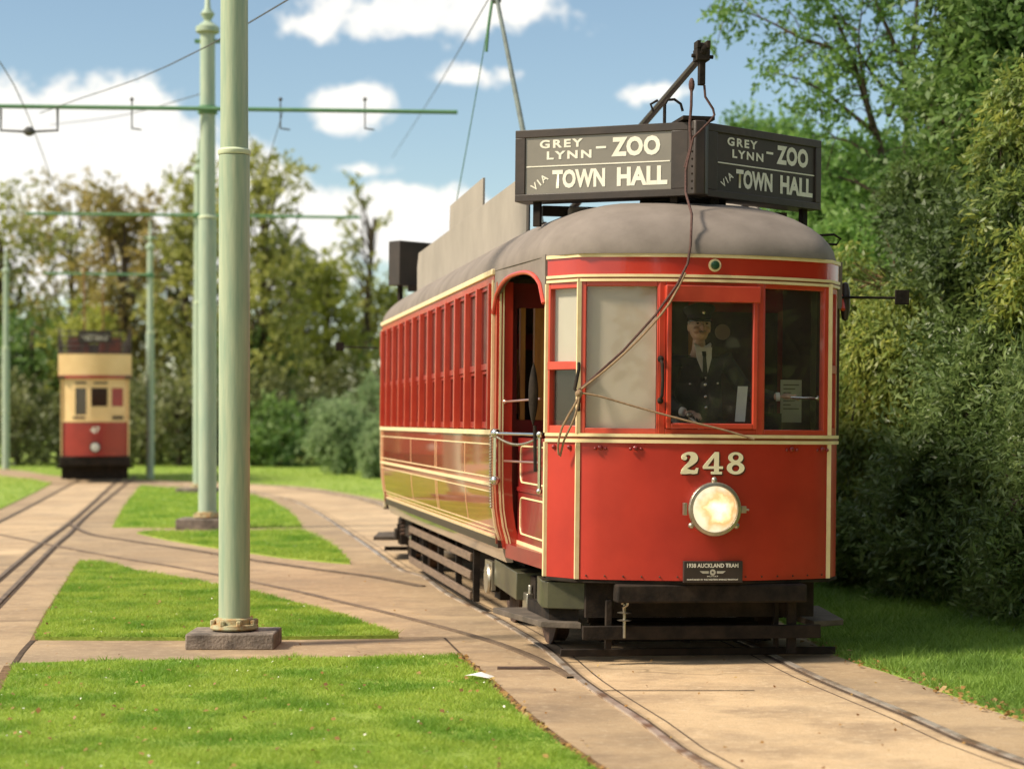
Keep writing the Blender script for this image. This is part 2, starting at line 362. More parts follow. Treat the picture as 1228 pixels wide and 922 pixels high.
M['glass_side']=glass_mat('side_glass',(.9,.88,.86),1.2,.10,(.62,.45,.40))
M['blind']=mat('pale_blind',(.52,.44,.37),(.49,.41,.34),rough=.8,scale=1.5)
M['blind2']=mat('pale_grey_blind',(.56,.52,.45),(.50,.46,.39),rough=.7,scale=1.5)
M['sign_face_sheen']=mat('painted_sheen_sign_blind',(.22,.195,.155),(.18,.16,.125),rough=.30,coat=.7,scale=3)  # same sign blind with reflected sheen painted into a paler base colour
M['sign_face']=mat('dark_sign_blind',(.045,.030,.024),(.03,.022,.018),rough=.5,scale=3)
M['letters']=mat('cream_lettering',(.84,.80,.68),(.74,.70,.58),rough=.6,scale=12)
M['pole']=mat('weathered_green_paint',(.41,.46,.30),(.27,.36,.245),rough=.5,coat=.1,scale=5,stretch=(4,4,.35),bump=.12,bscale=30)
M['pole_far']=mat('pale_green_paint',(.40,.47,.34),(.30,.40,.30),rough=.55,scale=5,stretch=(4,4,.5))
M['flange']=mat('rust_stained_flange',(.42,.42,.25),(.38,.20,.07),rough=.7,scale=16,bump=.4)
M['arm']=mat('arm_green',(.07,.20,.09),(.12,.25,.12),rough=.5,scale=6)
M['wire']=mat('wire_dark',(.06,.06,.055),rough=.6)
M['rope']=mat('hemp_rope',(.36,.24,.14),(.22,.14,.08),rough=.95,scale=60)
M['rope_dark']=mat('tarred_rope',(.06,.03,.025),(.12,.06,.05),rough=.95,scale=60)
M['bark']=mat('bark',(.10,.07,.045),(.05,.035,.025),rough=.95,scale=6,bump=.8,bscale=25,stretch=(3,3,1))
M['dash_strip']=mat('thin_brown_line',(.22,.06,.02),rough=.5)

# ------------------------------------------------------------------ GROUND
def sheet(name,polypx,z,material,world=None,kind='structure',skirt=0,label=None):
    P=world or [G(*p) for p in polypx]
    mb=MB(); 
    if skirt: mb.prism(P,z-skirt,z)
    else:
        v=[mb.b.verts.new((x,y,z)) for x,y in P]; mb.b.faces.new(v)
    bmesh.ops.triangulate(mb.b,faces=[f for f in mb.b.faces if len(f.verts)>4])
    o=mb.build(name,material,smooth=0); o['kind']=kind
    return o,P
def smoothpoly(px,step=.4):
    P=[G(*p) for p in px]; return [(v.x,v.y) for v in spline(P+[P[0]],step)][:-1]
g,_=sheet('ground',None,0.0,M['lawn'],world=[(-1500,-1500),(1500,-1500),(1500,2500),(-1500,2500)])
pav_px=[(-120,556),(-20,561),(30,565),(70,571),(160,575),(235,578),(300,582),(337,582),(378,585.5),(417,592),(451,598),(520,613),(700,655),(850,700),(945,752),(1000,786),(1060,806),(1120,827),(1228,866),(1340,905)]
PW=[(v.x,v.y) for v in spline([G(*p) for p in pav_px],.6)]+[(6.5,5.0),(6.5,-6),(-12,-6),(-24,14),(-34,40)]
sheet('path',None,.004,M['paving'],world=PW)
isl={}
isl['A']=[G(*p) for p in [(17,801),(60,799),(150,797),(280,796),(400,793),(548,791),(581,822),(630,867),(682,906),(730,940),(800,1010),(870,1100)]]+[(1.0,4.5),(-3.5,4.5)]+[G(*p) for p in [(-60,890),(0,836)]]
isl['B']=[G(*p) for p in [(96,676),(72,716),(58,738),(42,768),(130,768.5),(232,768.5),(350,767.5),(478,766),(420,745),(360,728),(300,713),(262,705),(200,694),(160,687),(120,677)]]
isl['C']=[G(*p) for p in [(164,640),(260,639.5),(362,638),(387,649),(405,660),(420,677),(394,675),(337,669.5),(300,664),(240,655),(200,648)]]
isl['D']=[G(*p) for p in [(168,583.5),(150,607),(135,633),(250,634),(363,633),(355,622),(346,614),(323,600.5),(300,594),(240,588)]]
isl['E']=[G(*p) for p in [(-90,566),(0,571),(40,575),(62,580),(40,592),(0,611),(-60,640),(-160,690),(-260,690)]]
for k in isl: 
    sheet('lawn',None,.030 if k in 'AB' else .02,M['lawn'],world=isl[k],skirt=.028)
# strip of bare soil between the near lawn and the slab, concrete crossing strips, slab joints and a shadow line
def strip(name,pxs,w,z,material,step=.3,world=False):
    P=[Vector((*p,0)) for p in (pxs if world else [G(*q) for q in pxs])]; P=spline(P,step)
    mb=MB(); prev=None
    for i,p in enumerate(P):
        d=(P[min(i+1,len(P)-1)]-P[max(i-1,0)]).normalized(); n=Vector((d.y,-d.x,0))*(w/2)
        a=mb.b.verts.new((p.x+n.x,p.y+n.y,z)); c=mb.b.verts.new((p.x-n.x,p.y-n.y,z))
        if prev: mb.b.faces.new((prev[0],a,c,prev[1]))
        prev=(a,c)
    return mb
sm=strip('s',[(536,789),(552,793),(583,820),(633,866),(686,906),(735,938)],.13,.008,M['soil']).build('soil_edge',M['soil'],smooth=0); sm['kind']='structure'
sm=strip('s',[(96,674),(70,716),(56,738),(40,769)],.05,.009,M['soil']).build('soil_edge',M['soil'],smooth=0); sm['kind']='structure'
sm=strip('s',[(18,799),(0,833),(-30,860)],.14,.009,M['soil']).build('soil_edge',M['soil'],smooth=0); sm['kind']='structure'
for pts,w in ([(39,769),(27,782),(15,800)],.035),([(533,766),(557,790)],.018),([(55,677),(96,676)],.015),([(12,803),(60,799)],.03),([(670,786),(1010,786)],.02),([(480,765),(533,765)],.012),([(706,829),(905,829)],.022),([(-20,745),(50,745)],.01):  # the strip ahead of the tram paints in the edge of its shadow
    j=strip('j',pts,w,.010,M['groove']).build('joint_and_shadow_line',M['groove'],smooth=0); j['kind']='structure'

# ---- tram tracks
def offset(P,d):
    out=[]
    for i,p in enumerate(P):
        t=(P[min(i+1,len(P)-1)]-P[max(i-1,0)]).normalized(); out.append(p+Vector((t.y,-t.x,0))*d)
    return out
def ribbon(mb,P,w,z0,z1):
    prev=None
    for i,p in enumerate(P):
        d=(P[min(i+1,len(P)-1)]-P[max(i-1,0)]).normalized(); n=Vector((d.y,-d.x,0))*(w/2)
        r=[mb.b.verts.new((p.x+n.x,p.y+n.y,z0)),mb.b.verts.new((p.x+n.x,p.y+n.y,z1)),mb.b.verts.new((p.x-n.x,p.y-n.y,z1)),mb.b.verts.new((p.x-n.x,p.y-n.y,z0))]
        if prev:
            for a in range(3): mb.b.faces.new((prev[a],r[a],r[a+1],prev[a+1]))
        prev=r
def track(name,lines,label,steelw=.045,gro=.035,zz=0,wide=0):
    t=empty(name,(lines[0][0].x,lines[0][0].y,0)); tag(t,label,'tram track')
    inv=Matrix.Translation((-lines[0][0].x,-lines[0][0].y,0))
    for k,(P,side) in enumerate([(l,s) for l,s in zip(lines,(-1,1,-1,1))]):
        mb=MB(); ribbon(mb,P,steelw,.0,.016+zz); mb.build('rail',M['steel'] if wide else M['old_rail'],t,xf=inv)
        mb=MB(); ribbon(mb,offset(P,side*(steelw/2+gro/2)),gro,.0,.0065+zz*.5); mb.build('flange_groove',M['groove'],t,xf=inv)
        if wide: mb=MB(); ribbon(mb,offset(P,side*.135),.012,.0,.0056); mb.build('edge_joint',M['groove'],t,xf=inv)
    return t
V=lambda p:Vector((*p,0))
mainL=spline([V(G(*p)) for p in [(180,580),(240,582),(290,588),(328,595),(350,600.5),(373,611),(396,625),(419,641),(442,657),(463,672),(484,686)]]+[V(p) for p in [(-.93,20.2),(-.60,18.1),(-.17,16.0)]]+[V(G(*p)) for p in [(650,777),(697,818),(770,867),(851,922)]]+[V((1.62,6.6)),V((3.0,3.0))],.35)
mainR=offset(mainL,-1.49)
mainR=[p for p in mainR]
track('tram_track',[mainL,mainR],'worn steel track running under the red tram and curving away behind it',steelw=.04,gro=.030,wide=1)
xo1=spline([V(G(*p)) for p in [(-60,634),(0,642),(64,655),(150,671),(200,679),(262,690.5),(300,698.5),(360,711),(405,722),(462,735.5),(525,752),(578,767),(610,778),(641,791),(684,814)]],.35)
xo2=spline([V(G(*p)) for p in [(84,629),(110,641),(150,648),(200,655.5),(250,663),(300,671.5),(389,684.5),(440,691),(476,697.5),(508,704)]],.35)
track('crossover_track',[xo1,xo2],'curved crossover track joining the left track to the red tram track',steelw=.045,zz=.0011)
w1=spline([V(G(*p)) for p in [(150,570),(134,582),(109,605),(82,628),(47,654),(0,693),(-60,745),(-200,870)]],.5)
w2=spline([V(G(*p)) for p in [(162,571),(146,584),(104,618.5),(82,641),(64,656.5),(0,722),(-80,802),(-200,930)]],.5)
w3=spline([V(G(*p)) for p in [(105,571),(78,585),(39,606),(0,626),(-80,668)]],.5)
track('left_track',[w1,w3,w2],'straight track with a double rail leading to the distant cream tram',zz=.0022)
bpy.data.objects['left_track'].name='straight_track'
# paler slab between the rails
def between(P,Q,z,name='track_slab'):
    mb=MB(); n=min(len(P),len(Q)); prev=None
    for i in range(n):
        a,b=P[i],Q[min(len(Q)-1,round(i*(len(Q)-1)/(n-1)))]; d=(b-a).normalized()*.07
        r=(mb.b.verts.new((a.x+d.x,a.y+d.y,z)),mb.b.verts.new((b.x-d.x,b.y-d.y,z)))
        if prev: mb.b.faces.new((prev[0],r[0],r[1],prev[1]))
        prev=r
    o=mb.build(name,M['slab'],smooth=0); o['kind']='structure'
between(mainL,mainR,.0052)
between(w1,w3,.0048)
# small iron cover in the slab
mb=MB(); x,y=G(628,802); mb.box(x-.17,x+.17,y-.05,y+.05,0,.012); tag(mb.build('drain_cover',M['rust']),'small rusty iron cover set in the slab beside the tram step','drain cover')

# ------------------------------------------------------------------ THE RED TRAM
TH=math.atan(401/2350.); OX,OY=238/184.,2350/184.
TR=empty('tram',(OX,OY,0),TH); TR.rotation_euler=(0,R(.6),TH)
tag(TR,'red single-deck tram numbered 248 with cream lining and grey roof, nearest the viewer','tram')
LEN=11.5
def fc(a): 
    a=abs(a)
    return .2*(a/.857)**2 if a<=.857 else .2+(a-.857)/(1.03-.857)*.264
ES=[-1.02,-.857,-.72,-.58,-.44,-.3,-.15,0,.15,.3,.44,.58,.72,.857,.975]
FRONT=[(a,fc(a)) for a in ES]
MAINF=[(a,fc(a)) for a in ES[1:-1]]
SB0,SB1=1.78,9.72     # saloon ends
HW=1.165
def both(fn):  # build on both ends of the car
    for xf in (None,Matrix.Translation((0,LEN,0))@Matrix.Rotation(math.pi,4,'Z')): fn(xf)
def seg_frame(mb,p0,p1,z0,z1,l=.03,r=.03,b=.03,t=.03,d0=.0,d1=.05):
    # frame bars in the vertical plane p0->p1, d0 outward .. d1 inward
    P0=Vector(p0);P1=Vector(p1);d=(P1-P0);Ln=d.length;d.normalize();n=Vector((d.y,-d.x))
    def bar(u0,u1,za,zb):
        q=[]
        for z in (za,zb):
            for (uu,nn) in ((u0,d0),(u1,d0),(u1,-d1),(u0,-d1)):
                w=P0+d*uu+n*nn; q.append((w.x,w.y,z))
        mb.hexa([q[0],q[1],q[2],q[3],q[4],q[5],q[6],q[7]])
    if l: bar(0,l,z0,z1)
    if r: bar(Ln-r,Ln,z0,z1)
    if b: bar(l,Ln-r,z0,z0+b)
    if t: bar(l,Ln-r,z1-t,z1)
def pane(mb,p0,p1,z0,z1,ins,m=.0):
    P0=Vector(p0);P1=Vector(p1);d=(P1-P0).normalized();n=Vector((d.y,-d.x)); P0=P0+d*m-n*ins; P1=P1-d*m-n*ins
    q=P0-n*.006; w=P1-n*.006
    mb.hexa([(P0.x,P0.y,z0),(P1.x,P1.y,z0),(w.x,w.y,z0),(q.x,q.y,z0),(P0.x,P0.y,z1),(P1.x,P1.y,z1),(w.x,w.y,z1),(q.x,q.y,z1)])
PL=(-.845,fc(.845)); PLi=(-.36,fc(.36)); PRi=(.345,fc(.345)); PR=(.845,fc(.845)); FL=(-1.02,.448); FR=(.965,.380)
def end_body(xf):
    MB().wall(FRONT,.56,1.455,.02).build('dash_panel',M['red_dash'],TR,xf=xf)
    MB().wall(FRONT,1.453,1.475,.03,.014).wall(FRONT,1.492,1.513,.03,.014).build('cream_moulding',M['cream'],TR,xf=xf)
    MB().wall(FRONT,1.475,1.492,.03,.008).build('belt_rail',M['dash_strip'],TR,xf=xf)
    mb=MB()
    for s in (-1,1):
        a=s*.857; b=.2
        mb.prism([(a-.014,b-.013),(a+.014,b-.013),(a+.014,b+.015),(a-.014,b+.015)],.56,1.452)
        mb.prism([(a-.013,b-.016),(a+.013,b-.016),(a+.013,b+.015),(a-.013,b+.015)],1.514,2.525)
        a=.977 if s>0 else -1.022; b=.450
        mb.prism([(a-.012,b-.014),(a+.012,b-.014),(a+.012,b+.03),(a-.012,b+.03)],.56,1.452)
        mb.prism([(a-.012,b-.014),(a+.012,b-.014),(a+.012,b+.03),(a-.012,b+.03)],1.514,2.50)
    mb.build('corner_beading',M['cream'],TR,xf=xf)
    # window band frames
    mb=MB(); Z0,Z1=1.513,2.505
    seg_frame(mb,PL,PLi,Z0,Z1,.035,.01,.035,.03,.004,.05)
    seg_frame(mb,PLi,PRi,Z0,Z1,.045,.045,.035,.03,.010,.07)
    seg_frame(mb,PRi,PR,Z0,Z1,.012,.035,.035,.03,.004,.05)
    for (p,q) in ((FL,PL),(PR,FR)):
        seg_frame(mb,p,q,Z0,Z1,.028,.03,.05,.04,.003,.05)
        seg_frame(mb,p,q,1.93,1.985,0,0,.055,0,.006,.04)
    fr=mb.build('window_frame',M['frame_red'],TR,bevel=.004,xf=xf)
    # inner sash of the centre window and its top box
    mb=MB(); ci=(-.305,fc(.3)-.006); cj=(.29,fc(.29)-.006)
    seg_frame(mb,(-.312,-.0),(.298,-.0),1.55,2.475,.03,.03,.035,.02,.004,.03)
    mb.box(-.325,.31,-.022,.03,2.375,2.48)
    mb.build('driver_window_sash',M['frame_red'],TR,bevel=.005,xf=xf)
    for (p,q,z0,z1,ins,mg) in ((PL,PLi,1.54,2.48,.018,.02),((-.30,.01),(.29,.01),1.56,2.40,.012,.01),(PRi,PR,1.54,2.48,.018,.02),(FL,PL,1.98,2.47,.02,.02),(FL,PL,1.55,1.94,.03,.02),(PR,FR,1.98,2.47,.02,.02),(PR,FR,1.55,1.94,.03,.02)):
        mb=MB(); pane(mb,p,q,z0,z1,ins,mg); mb.build('window_pane',M['glass'],TR,smooth=0,xf=xf)
    # fascia above the windows
    MB().wall(FRONT,2.505,2.522,.03,.014).wall(FRONT,2.534,2.552,.03,.014).wall([(a*1.0,b) for a,b in FRONT],2.664,2.686,.03,.016).build('fascia_beading',M['cream'],TR,xf=xf)
    MB().wall(FRONT,2.522,2.534,.03,.008).build('fascia_line',M['dash_strip'],TR,xf=xf)
    MB().wall(FRONT,2.552,2.672,.02,.003).build('fascia_panel',M['red'],TR,xf=xf)
    # buffer beam, floor
    MB().wall([(a,b+.03) for a,b in FRONT],.535,.558,.10,.02).build('dash_foot',M['black'],TR,bevel=.004,xf=xf)
    MB().box(-.62,.66,.02,.16,.415,.534).build('buffer_beam',M['black'],TR,bevel=.012,xf=xf)
    MB().box(-.98,.98,.5,1.76,.66,.72).build('platform_floor',M['dark_wood'],TR,xf=xf)
both(end_body)
# blind behind the left window, and in the side light
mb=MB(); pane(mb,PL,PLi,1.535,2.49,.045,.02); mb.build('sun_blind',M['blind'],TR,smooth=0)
mb=MB(); pane(mb,FL,PL,1.98,2.47,.05,.02); mb.build('sun_blind',M['blind2'],TR,smooth=0)
# faint framed shapes seen on the left pane (instruction cards on the blind)
# rivets / bolts under the belt
mb=MB()
for a in (-.98,-.90,-.72,-.50,.56,.80):
    b=fc(a); mb.ball((a,b-.012,1.42),.018,8,(1.0,.7,.9)); mb.ball((a+.035*(1 if abs(a)<.85 else 0),b-.010,1.415),.012,8)
    if abs(a)<.85: mb.ball((a-.035,b-.010,1.415),.012,8)
mb.build('window_bolt',M['dark_red'],TR)
mb=MB()
for k in range(15):
    a=-.80+k*.115; mb.ball((a,fc(a)-.003,.585),.006,6)
mb.build('screw_row',M['rust'],TR)
# door handle on the centre post, cleat on the left corner post, bell push on the fascia
MB().tube([(-.352,-.0,1.99),(-.352,-.035,1.97),(-.350,-.045,1.86),(-.352,-.035,1.76),(-.352,-.0,1.74)],.011).ball((-.352,.01,2.0),.022,8).ball((-.352,.01,1.73),.022,8).build('grab_handle',M['black'],TR)
MB().tube([(-.86,.18,1.97),(-.865,.15,1.93),(-.90,.10,1.80),(-.885,.09,1.77),(-.86,.12,1.775),(-.86,.17,1.70),(-.862,.15,1.66)],.011).build('rope_cleat',M['black'],TR)
MB().lathe([(.042,-.012),(.042,.0),(.030,.001)],(0,0,2.615),'y',20).build('marker_lamp_rim',M['cream'],TR)
MB().lathe([(.030,-.022),(.026,-.030),(.001,-.033)][::-1]+[(.030,-.010)],(0,0,2.615),'y',20).build('marker_lamp',mat('green_lens',(.02,.06,.03),rough=.1,coat=1),TR)
# ---- headlight
hl=MB().lathe([(.150,.01),(.165,-.02),(.172,-.05),(.178,-.065),(.172,-.082),(.150,-.086),(.148,-.06)],(0,0,1.03),'y',40)
hl.ball((0,-.045,1.215),.020,10,(1,1,1.3))
for t in (-.62,math.pi+.62): hl.ball((.185*math.cos(t),-.045,1.03+.185*math.sin(t)),.022,10)
hl.box(-.205,-.182,-.06,-.02,.99,1.07); hl.box(.18,.215,-.06,-.03,1.005,1.05); hl.tube([(.20,-.045,1.03),(.235,-.05,1.025)],.008)
h=hl.build('headlight',M['nickel'],TR,bevel=.002)
lm=bpy.data.materials.new('lit_lamp'); lm.use_nodes=True; N=lm.node_tree.nodes; L=lm.node_tree.links; b=N['Principled BSDF']
tc=N.new('ShaderNodeTexCoord'); mp=N.new('ShaderNodeMapping'); mp.inputs['Location'].default_value=(-.03,.09,-1.03); L.new(tc.outputs['Object'],mp.inputs[0])
le=N.new('ShaderNodeVectorMath'); le.operation='LENGTH'; L.new(mp.outputs[0],le.inputs[0])
nz=N.new('ShaderNodeTexNoise'); nz.inputs['Scale'].default_value=14; nz.inputs['Detail'].default_value=3; L.new(tc.outputs['Object'],nz.inputs['Vector'])
ad=N.new('ShaderNodeMath'); ad.operation='MULTIPLY_ADD'; ad.inputs[1].default_value=.16; L.new(nz.outputs['Fac'],ad.inputs[0]); L.new(le.outputs['Value'],ad.inputs[2])
rp=N.new('ShaderNodeValToRGB'); L.new(ad.outputs[0],rp.inputs[0])
rp.color_ramp.elements[0].position=.105; rp.color_ramp.elements[0].color=(1,.93,.70,1)
e=rp.color_ramp.elements.new(.135); e.color=(1.0,.80,.42,1)
e=rp.color_ramp.elements.new(.175); e.color=(.62,.36,.13,1)
rp.color_ramp.elements[-1].position=.235; rp.color_ramp.elements[-1].color=(.75,.66,.45,1)
L.new(rp.outputs[0],b.inputs['Emission Color']); b.inputs['Emission Strength'].default_value=.95; b.inputs['Base Color'].default_value=(.4,.3,.18,1); b.inputs['Roughness'].default_value=.12; b.inputs['Coat Weight'].default_value=1
ln=MB().lathe([(.001,-.095),(.06,-.092),(.11,-.082),(.149,-.066),(.149,-.060)],(0,0,1.03),'y',40).build('lamp_lens',lm,h)
# ---- number 248 (slab serif, gilded with a dark drop shade)
def poly2d(loops,th=.006):
    cu=bpy.data.curves.new('g','CURVE'); cu.dimensions='2D'; cu.fill_mode='BOTH'; cu.extrude=th/2
    for lp in loops:
        s=cu.splines.new('POLY'); s.points.add(len(lp)-1); s.use_cyclic_u=True
        for i,(x,y) in enumerate(lp): s.points[i].co=(x,y,0,1)
    o=bpy.data.objects.new('g',cu); C.objects.link(o); bpy.context.view_layer.update()
    me=bpy.data.meshes.new_from_object(o.evaluated_get(bpy.context.evaluated_depsgraph_get()))
    bpy.data.objects.remove(o); bpy.data.curves.remove(cu); return me
def ell(cx,cy,rx,ry,n=32): return [(cx+rx*math.cos(2*math.pi*k/n),cy+ry*math.sin(2*math.pi*k/n)) for k in range(n)]
def eight():
    out=[]
    for k in range(72):
        t=2*math.pi*k/72; dx,dy=math.cos(t),math.sin(t); r=.0
        while r<1:
            x,y=dx*r,.53+dy*r
            if ((x/.31)**2+((y-.75)/.25)**2<=1) or ((x/.37)**2+((y-.285)/.285)**2<=1): r+=.004
            else: break
        out.append((dx*r,.53+dy*r))
    return [out,ell(0,.76,.135,.13),ell(0,.28,.16,.15)]
def four():
    return [[(.08,1.0),(.25,1.0),(.25,.36),(.42,.36),(.42,.24),(.25,.24),(.25,.12),(.38,.12),(.38,0),(-.08,0),(-.08,.12),(.05,.12),(.05,.24),(-.42,.24),(-.42,.36)],[(.05,.36),(.05,.76),(-.22,.36)]]
def two():
    cl=[(-.24,.70,.10),(-.27,.80,.07),(-.16,.90,.055),(.0,.925,.075),(.15,.85,.13),(.19,.70,.155),(.10,.55,.13),(-.05,.40,.095),(-.20,.26,.075),(-.30,.12,.075)]
    P=spline([Vector((x,y,w)) for x,y,w in cl],.03); L_=[];R_=[]
    for i,p in enumerate(P):
        d=(P[min(i+1,len(P)-1)]-P[max(i-1,0)]); d.z=0; d.normalize(); n=Vector((-d.y,d.x)); L_.append((p.x+n.x*p.z,p.y+n.y*p.z)); R_.append((p.x-n.x*p.z,p.y-n.y*p.z))
    base=[(-.37,0),(-.16,.0),(.02,.02),(.16,0),(.32,.03),(.37,.28),(.28,.28),(.22,.18),(.05,.19),(-.12,.25),(-.28,.20),(-.37,.10)]
    return [L_+R_[::-1]],[base],[ell(-.22,.72,.11,.10,20)]
def place_glyph(me,cx,z0,w,h,b,tp=1.0):
    for v in me.vertices: v.co=Vector((cx+v.co.x*w/.78,b-v.co.z,z0+v.co.y*h))
mb=MB(); ms=MB()
gl=[(eight(),.155),(four(),.0)]; tw=two()
for loops,cx,zz in [(tw[0],-.155,0),(tw[1],-.155,.0012),(tw[2],-.155,.0024),(four(),0,0),(eight(),.155,0)]:
    for (tgt,dx,dz,bb) in ((mb,0,0,-.010-zz),(ms,.010,-.009,-.004-zz)):
        me=poly2d(loops); place_glyph(me,cx+dx,1.255+dz,.125 ,.145,bb+fc(cx)); tgt.mesh(me)
n=mb.build('fleet_number',M['letters'],TR,smooth=0); n['label']='cream slab serif number 248 on the red dash'
n.data.materials[0]=mat('gilt_cream',(.92,.83,.55),rough=.4)
ms.build('number_shading',mat('shade_paint',(.09,.02,.008),rough=.5),TR,smooth=0)
# ---- text
def text_me(s,bold=.0,ext=.001,spacing=1.0):
    cu=bpy.data.curves.new('t','FONT'); cu.body=s; cu.size=1; cu.offset=bold; cu.extrude=ext; cu.space_character=spacing; cu.resolution_u=3
    o=bpy.data.objects.new('t',cu); C.objects.link(o); bpy.context.view_layer.update()
    me=bpy.data.meshes.new_from_object(o.evaluated_get(bpy.context.evaluated_depsgraph_get()))
    bpy.data.objects.remove(o); return me
def put_text(mb,s,org,xd,up,u0,u1,v0,v1,bold=.02,spacing=1,lift=.003,rot=0,shear=0):
    me=text_me(s,bold,0.0,spacing)
    xs=[v.co.x for v in me.vertices]; ys=[v.co.y for v in me.vertices]; x0,x1=min(xs),max(xs); y0,y1=min(ys),max(ys)
    O=Vector(org); X=Vector(xd).normalized(); U=Vector(up).normalized(); Nn=X.cross(U)
    for v in me.vertices:
        a=(v.co.x-x0)/(x1-x0); b=(v.co.y-y0)/(y1-y0)
        pu=u0+(u1-u0)*a; pv=v0+(v1-v0)*b
        if rot:
            cu_,cv=(u0+u1)/2,(v0+v1)/2; du,dv=pu-cu_,pv-cv; pu=cu_+du*math.cos(rot)-dv*math.sin(rot); pv=cv+du*math.sin(rot)+dv*math.cos(rot)
        v.co=O+X*pu+U*pv+Nn*lift
    mb.mesh(me)
# ---- plaque
pb=-.004
pq=MB().box(-.190,.205,pb-.016,pb+.02,.550,.690).build('plaque',M['sign_face'],TR,bevel=.002); pq['label']='dark name plate with winged star badge'
mb=MB(); o=(-.17,pb-.016,.56); X=(1,0,0); U=(0,0,1)
put_text(mb,'1938 AUCKLAND TRAM',o,X,U,.0,.345,.088,.116,bold=.03)
put_text(mb,'MOTAT',o,X,U,.135,.21,.028,.036,bold=.01)
put_text(mb,'MAINTAINED BY THE WESTERN SPRINGS TRAMWAY',o,X,U,.0,.345,.006,.016,bold=.03)
wing=[[(.085,.066),(.145,.066),(.145,.050),(.105,.050)],[(.26,.066),(.20,.066),(.20,.050),(.24,.050)]]
for lp in wing:
    me=poly2d([lp],.001)
    for v in me.vertices: v.co=Vector((o[0]+v.co.x,o[1]-.003,o[2]+v.co.y))
    mb.mesh(me)
star=[(.1725+(.011 if k%2==0 else .0048)*math.sin(math.pi*k/5),.058+(.011 if k%2==0 else .0048)*math.cos(math.pi*k/5)) for k in range(10)]
me=poly2d([ell(.1725,.058,.020,.020),star],.001)
for v in me.vertices: v.co=Vector((o[0]+v.co.x,o[1]-.003,o[2]+v.co.y))
mb.mesh(me); mb.build('plaque_lettering',M['letters'],pq,smooth=0)

# ---- saloon sides
PROF=[(0,2.63),(0,1.52),(0,1.30),(-.004,1.12),(-.014,.95),(-.034,.82),(-.058,.735),(-.074,.69)]
def side(s):
    # s=-1 viewer side; path runs so that outward is +s*x
    path=[(s*HW,SB1),(s*HW,SB0)] if s<0 else [(s*HW,SB0),(s*HW,SB1)]
    body=[(o,z) for o,z in PROF if z<=1.52]; inner=[(o-.03,z) for o,z in body][::-1]
    MB().sweep(path,body+inner).build('side_panel',M['side_red'],TR)
    MB().sweep(path,[(-.072,.689),(-.088,.62),(-.112,.555),(-.16,.555),(-.14,.66),(-.12,.689)]).build('skirt',M['skirt'],TR)
    def ln(z0,z1,pr=.006):
        o0=np.interp(-z0,[-z for _,z in PROF],[o for o,_ in PROF]); o1=np.interp(-z1,[-z for _,z in PROF],[o for o,_ in PROF])
        return [(o0+pr,z0),(o1+pr,z1),(o1-.01,z1),(o0-.01,z0)]
    mb=MB()
    for z0,z1,pr in ((1.49,1.525,.022),(1.415,1.424,.003),(1.172,1.181,.003),(1.115,1.138,.014),(1.065,1.073,.003),(.80,.808,.003),(.765,.773,.003),(.715,.738,.012)): mb.sweep(path,ln(z0,z1,pr))
    def vert(b,w,z0,z1,pr=.004):
        zs=[z for _,z in PROF if z0<z<z1]; zs=[z1]+zs+[z0]
        off=lambda z:float(np.interp(-z,[-q for _,q in PROF],[o for o,_ in PROF]))
        for k in range(len(zs)-1):
            za,zb=zs[k],zs[k+1]; xa,xb=s*(HW+off(za)+pr),s*(HW+off(zb)+pr); ia,ib=xa-s*.02,xb-s*.02
            mb.hexa([(ib,b,zb),(xb,b,zb),(xb,b+w,zb),(ib,b+w,zb),(ia,b,za),(xa,b,za),(xa,b+w,za),(ia,b+w,za)])
    vert(SB0,.030,.715,2.62,.016); vert(SB1-.03,.030,.715,2.62,.016)
    for b in (SB0+.10,3.2,4.95,5.05,6.9,SB1-.12): vert(b,.009,.80,1.07,.003); vert(b,.009,1.175,1.42,.003)
    mb.build('side_lining',M['cream'],TR)
    # window band
    nb=13; b0=SB0+.12; b1=SB1-.10; w=(b1-b0)/nb
    mb=MB(); X=s*HW
    lo=lambda a,b:(min(a,b),max(a,b))
    for i in range(nb+1):
        b=b0+w*i; x0,x1=lo(X+s*.030,X-s*.06); mb.box(x0,x1,b-.026,b+.026,1.53,2.60)
    x0,x1=lo(X-s*.0,X-s*.06); mb.box(x0,x1,SB0+.03,b0-.032,1.53,2.62); mb.box(x0,x1,b1+.032,SB1-.03,1.53,2.62)
    mb.build('window_pillar',M['frame_red'],TR,bevel=.004)
    mb=MB()
    for i in range(nb):
        y0=b0+w*i+.033; y1=b0+w*(i+1)-.033
        p=((X-s*.020,y1),(X-s*.020,y0)) if s<0 else ((X-s*.020,y0),(X-s*.020,y1))
        seg_frame(mb,*p,1.535,1.965,.03,.03,.05,.02,0,.03)
        p=((X-s*.010,y1),(X-s*.010,y0)) if s<0 else ((X-s*.010,y0),(X-s*.010,y1))
        seg_frame(mb,*p,1.975,2.60,.022,.022,.045,.03,0,.03)
    mb.build('window_sash',mat('sash_maroon',(.30,.03,.018),(.24,.022,.014),rough=.4,coat=.3),TR)
    for i in range(nb):
        y0=b0+w*i+.03; y1=b0+w*(i+1)-.03
        x0,x1=lo(X-s*.026,X-s*.030); MB().box(x0,x1,y0,y1,1.99,2.59).build('window_pane',M['glass_side'],TR,smooth=0)
        x0,x1=lo(X-s*.040,X-s*.045); MB().box(x0,x1,y0,y1,1.55,1.96).build('lower_panel',M['dark_red'],TR,smooth=0)
    x0,x1=lo(X+s*.004,X-s*.06); MB().box(x0,x1,SB0,SB1,2.60,2.655).build('cant_rail',M['frame_red'],TR)
    x0,x1=lo(X+s*.022,X-s*.04); MB().box(x0,x1,SB0-.01,SB1+.01,2.657,2.70).build('gutter',M['cream'],TR,bevel=.006)
side(-1); side(1)
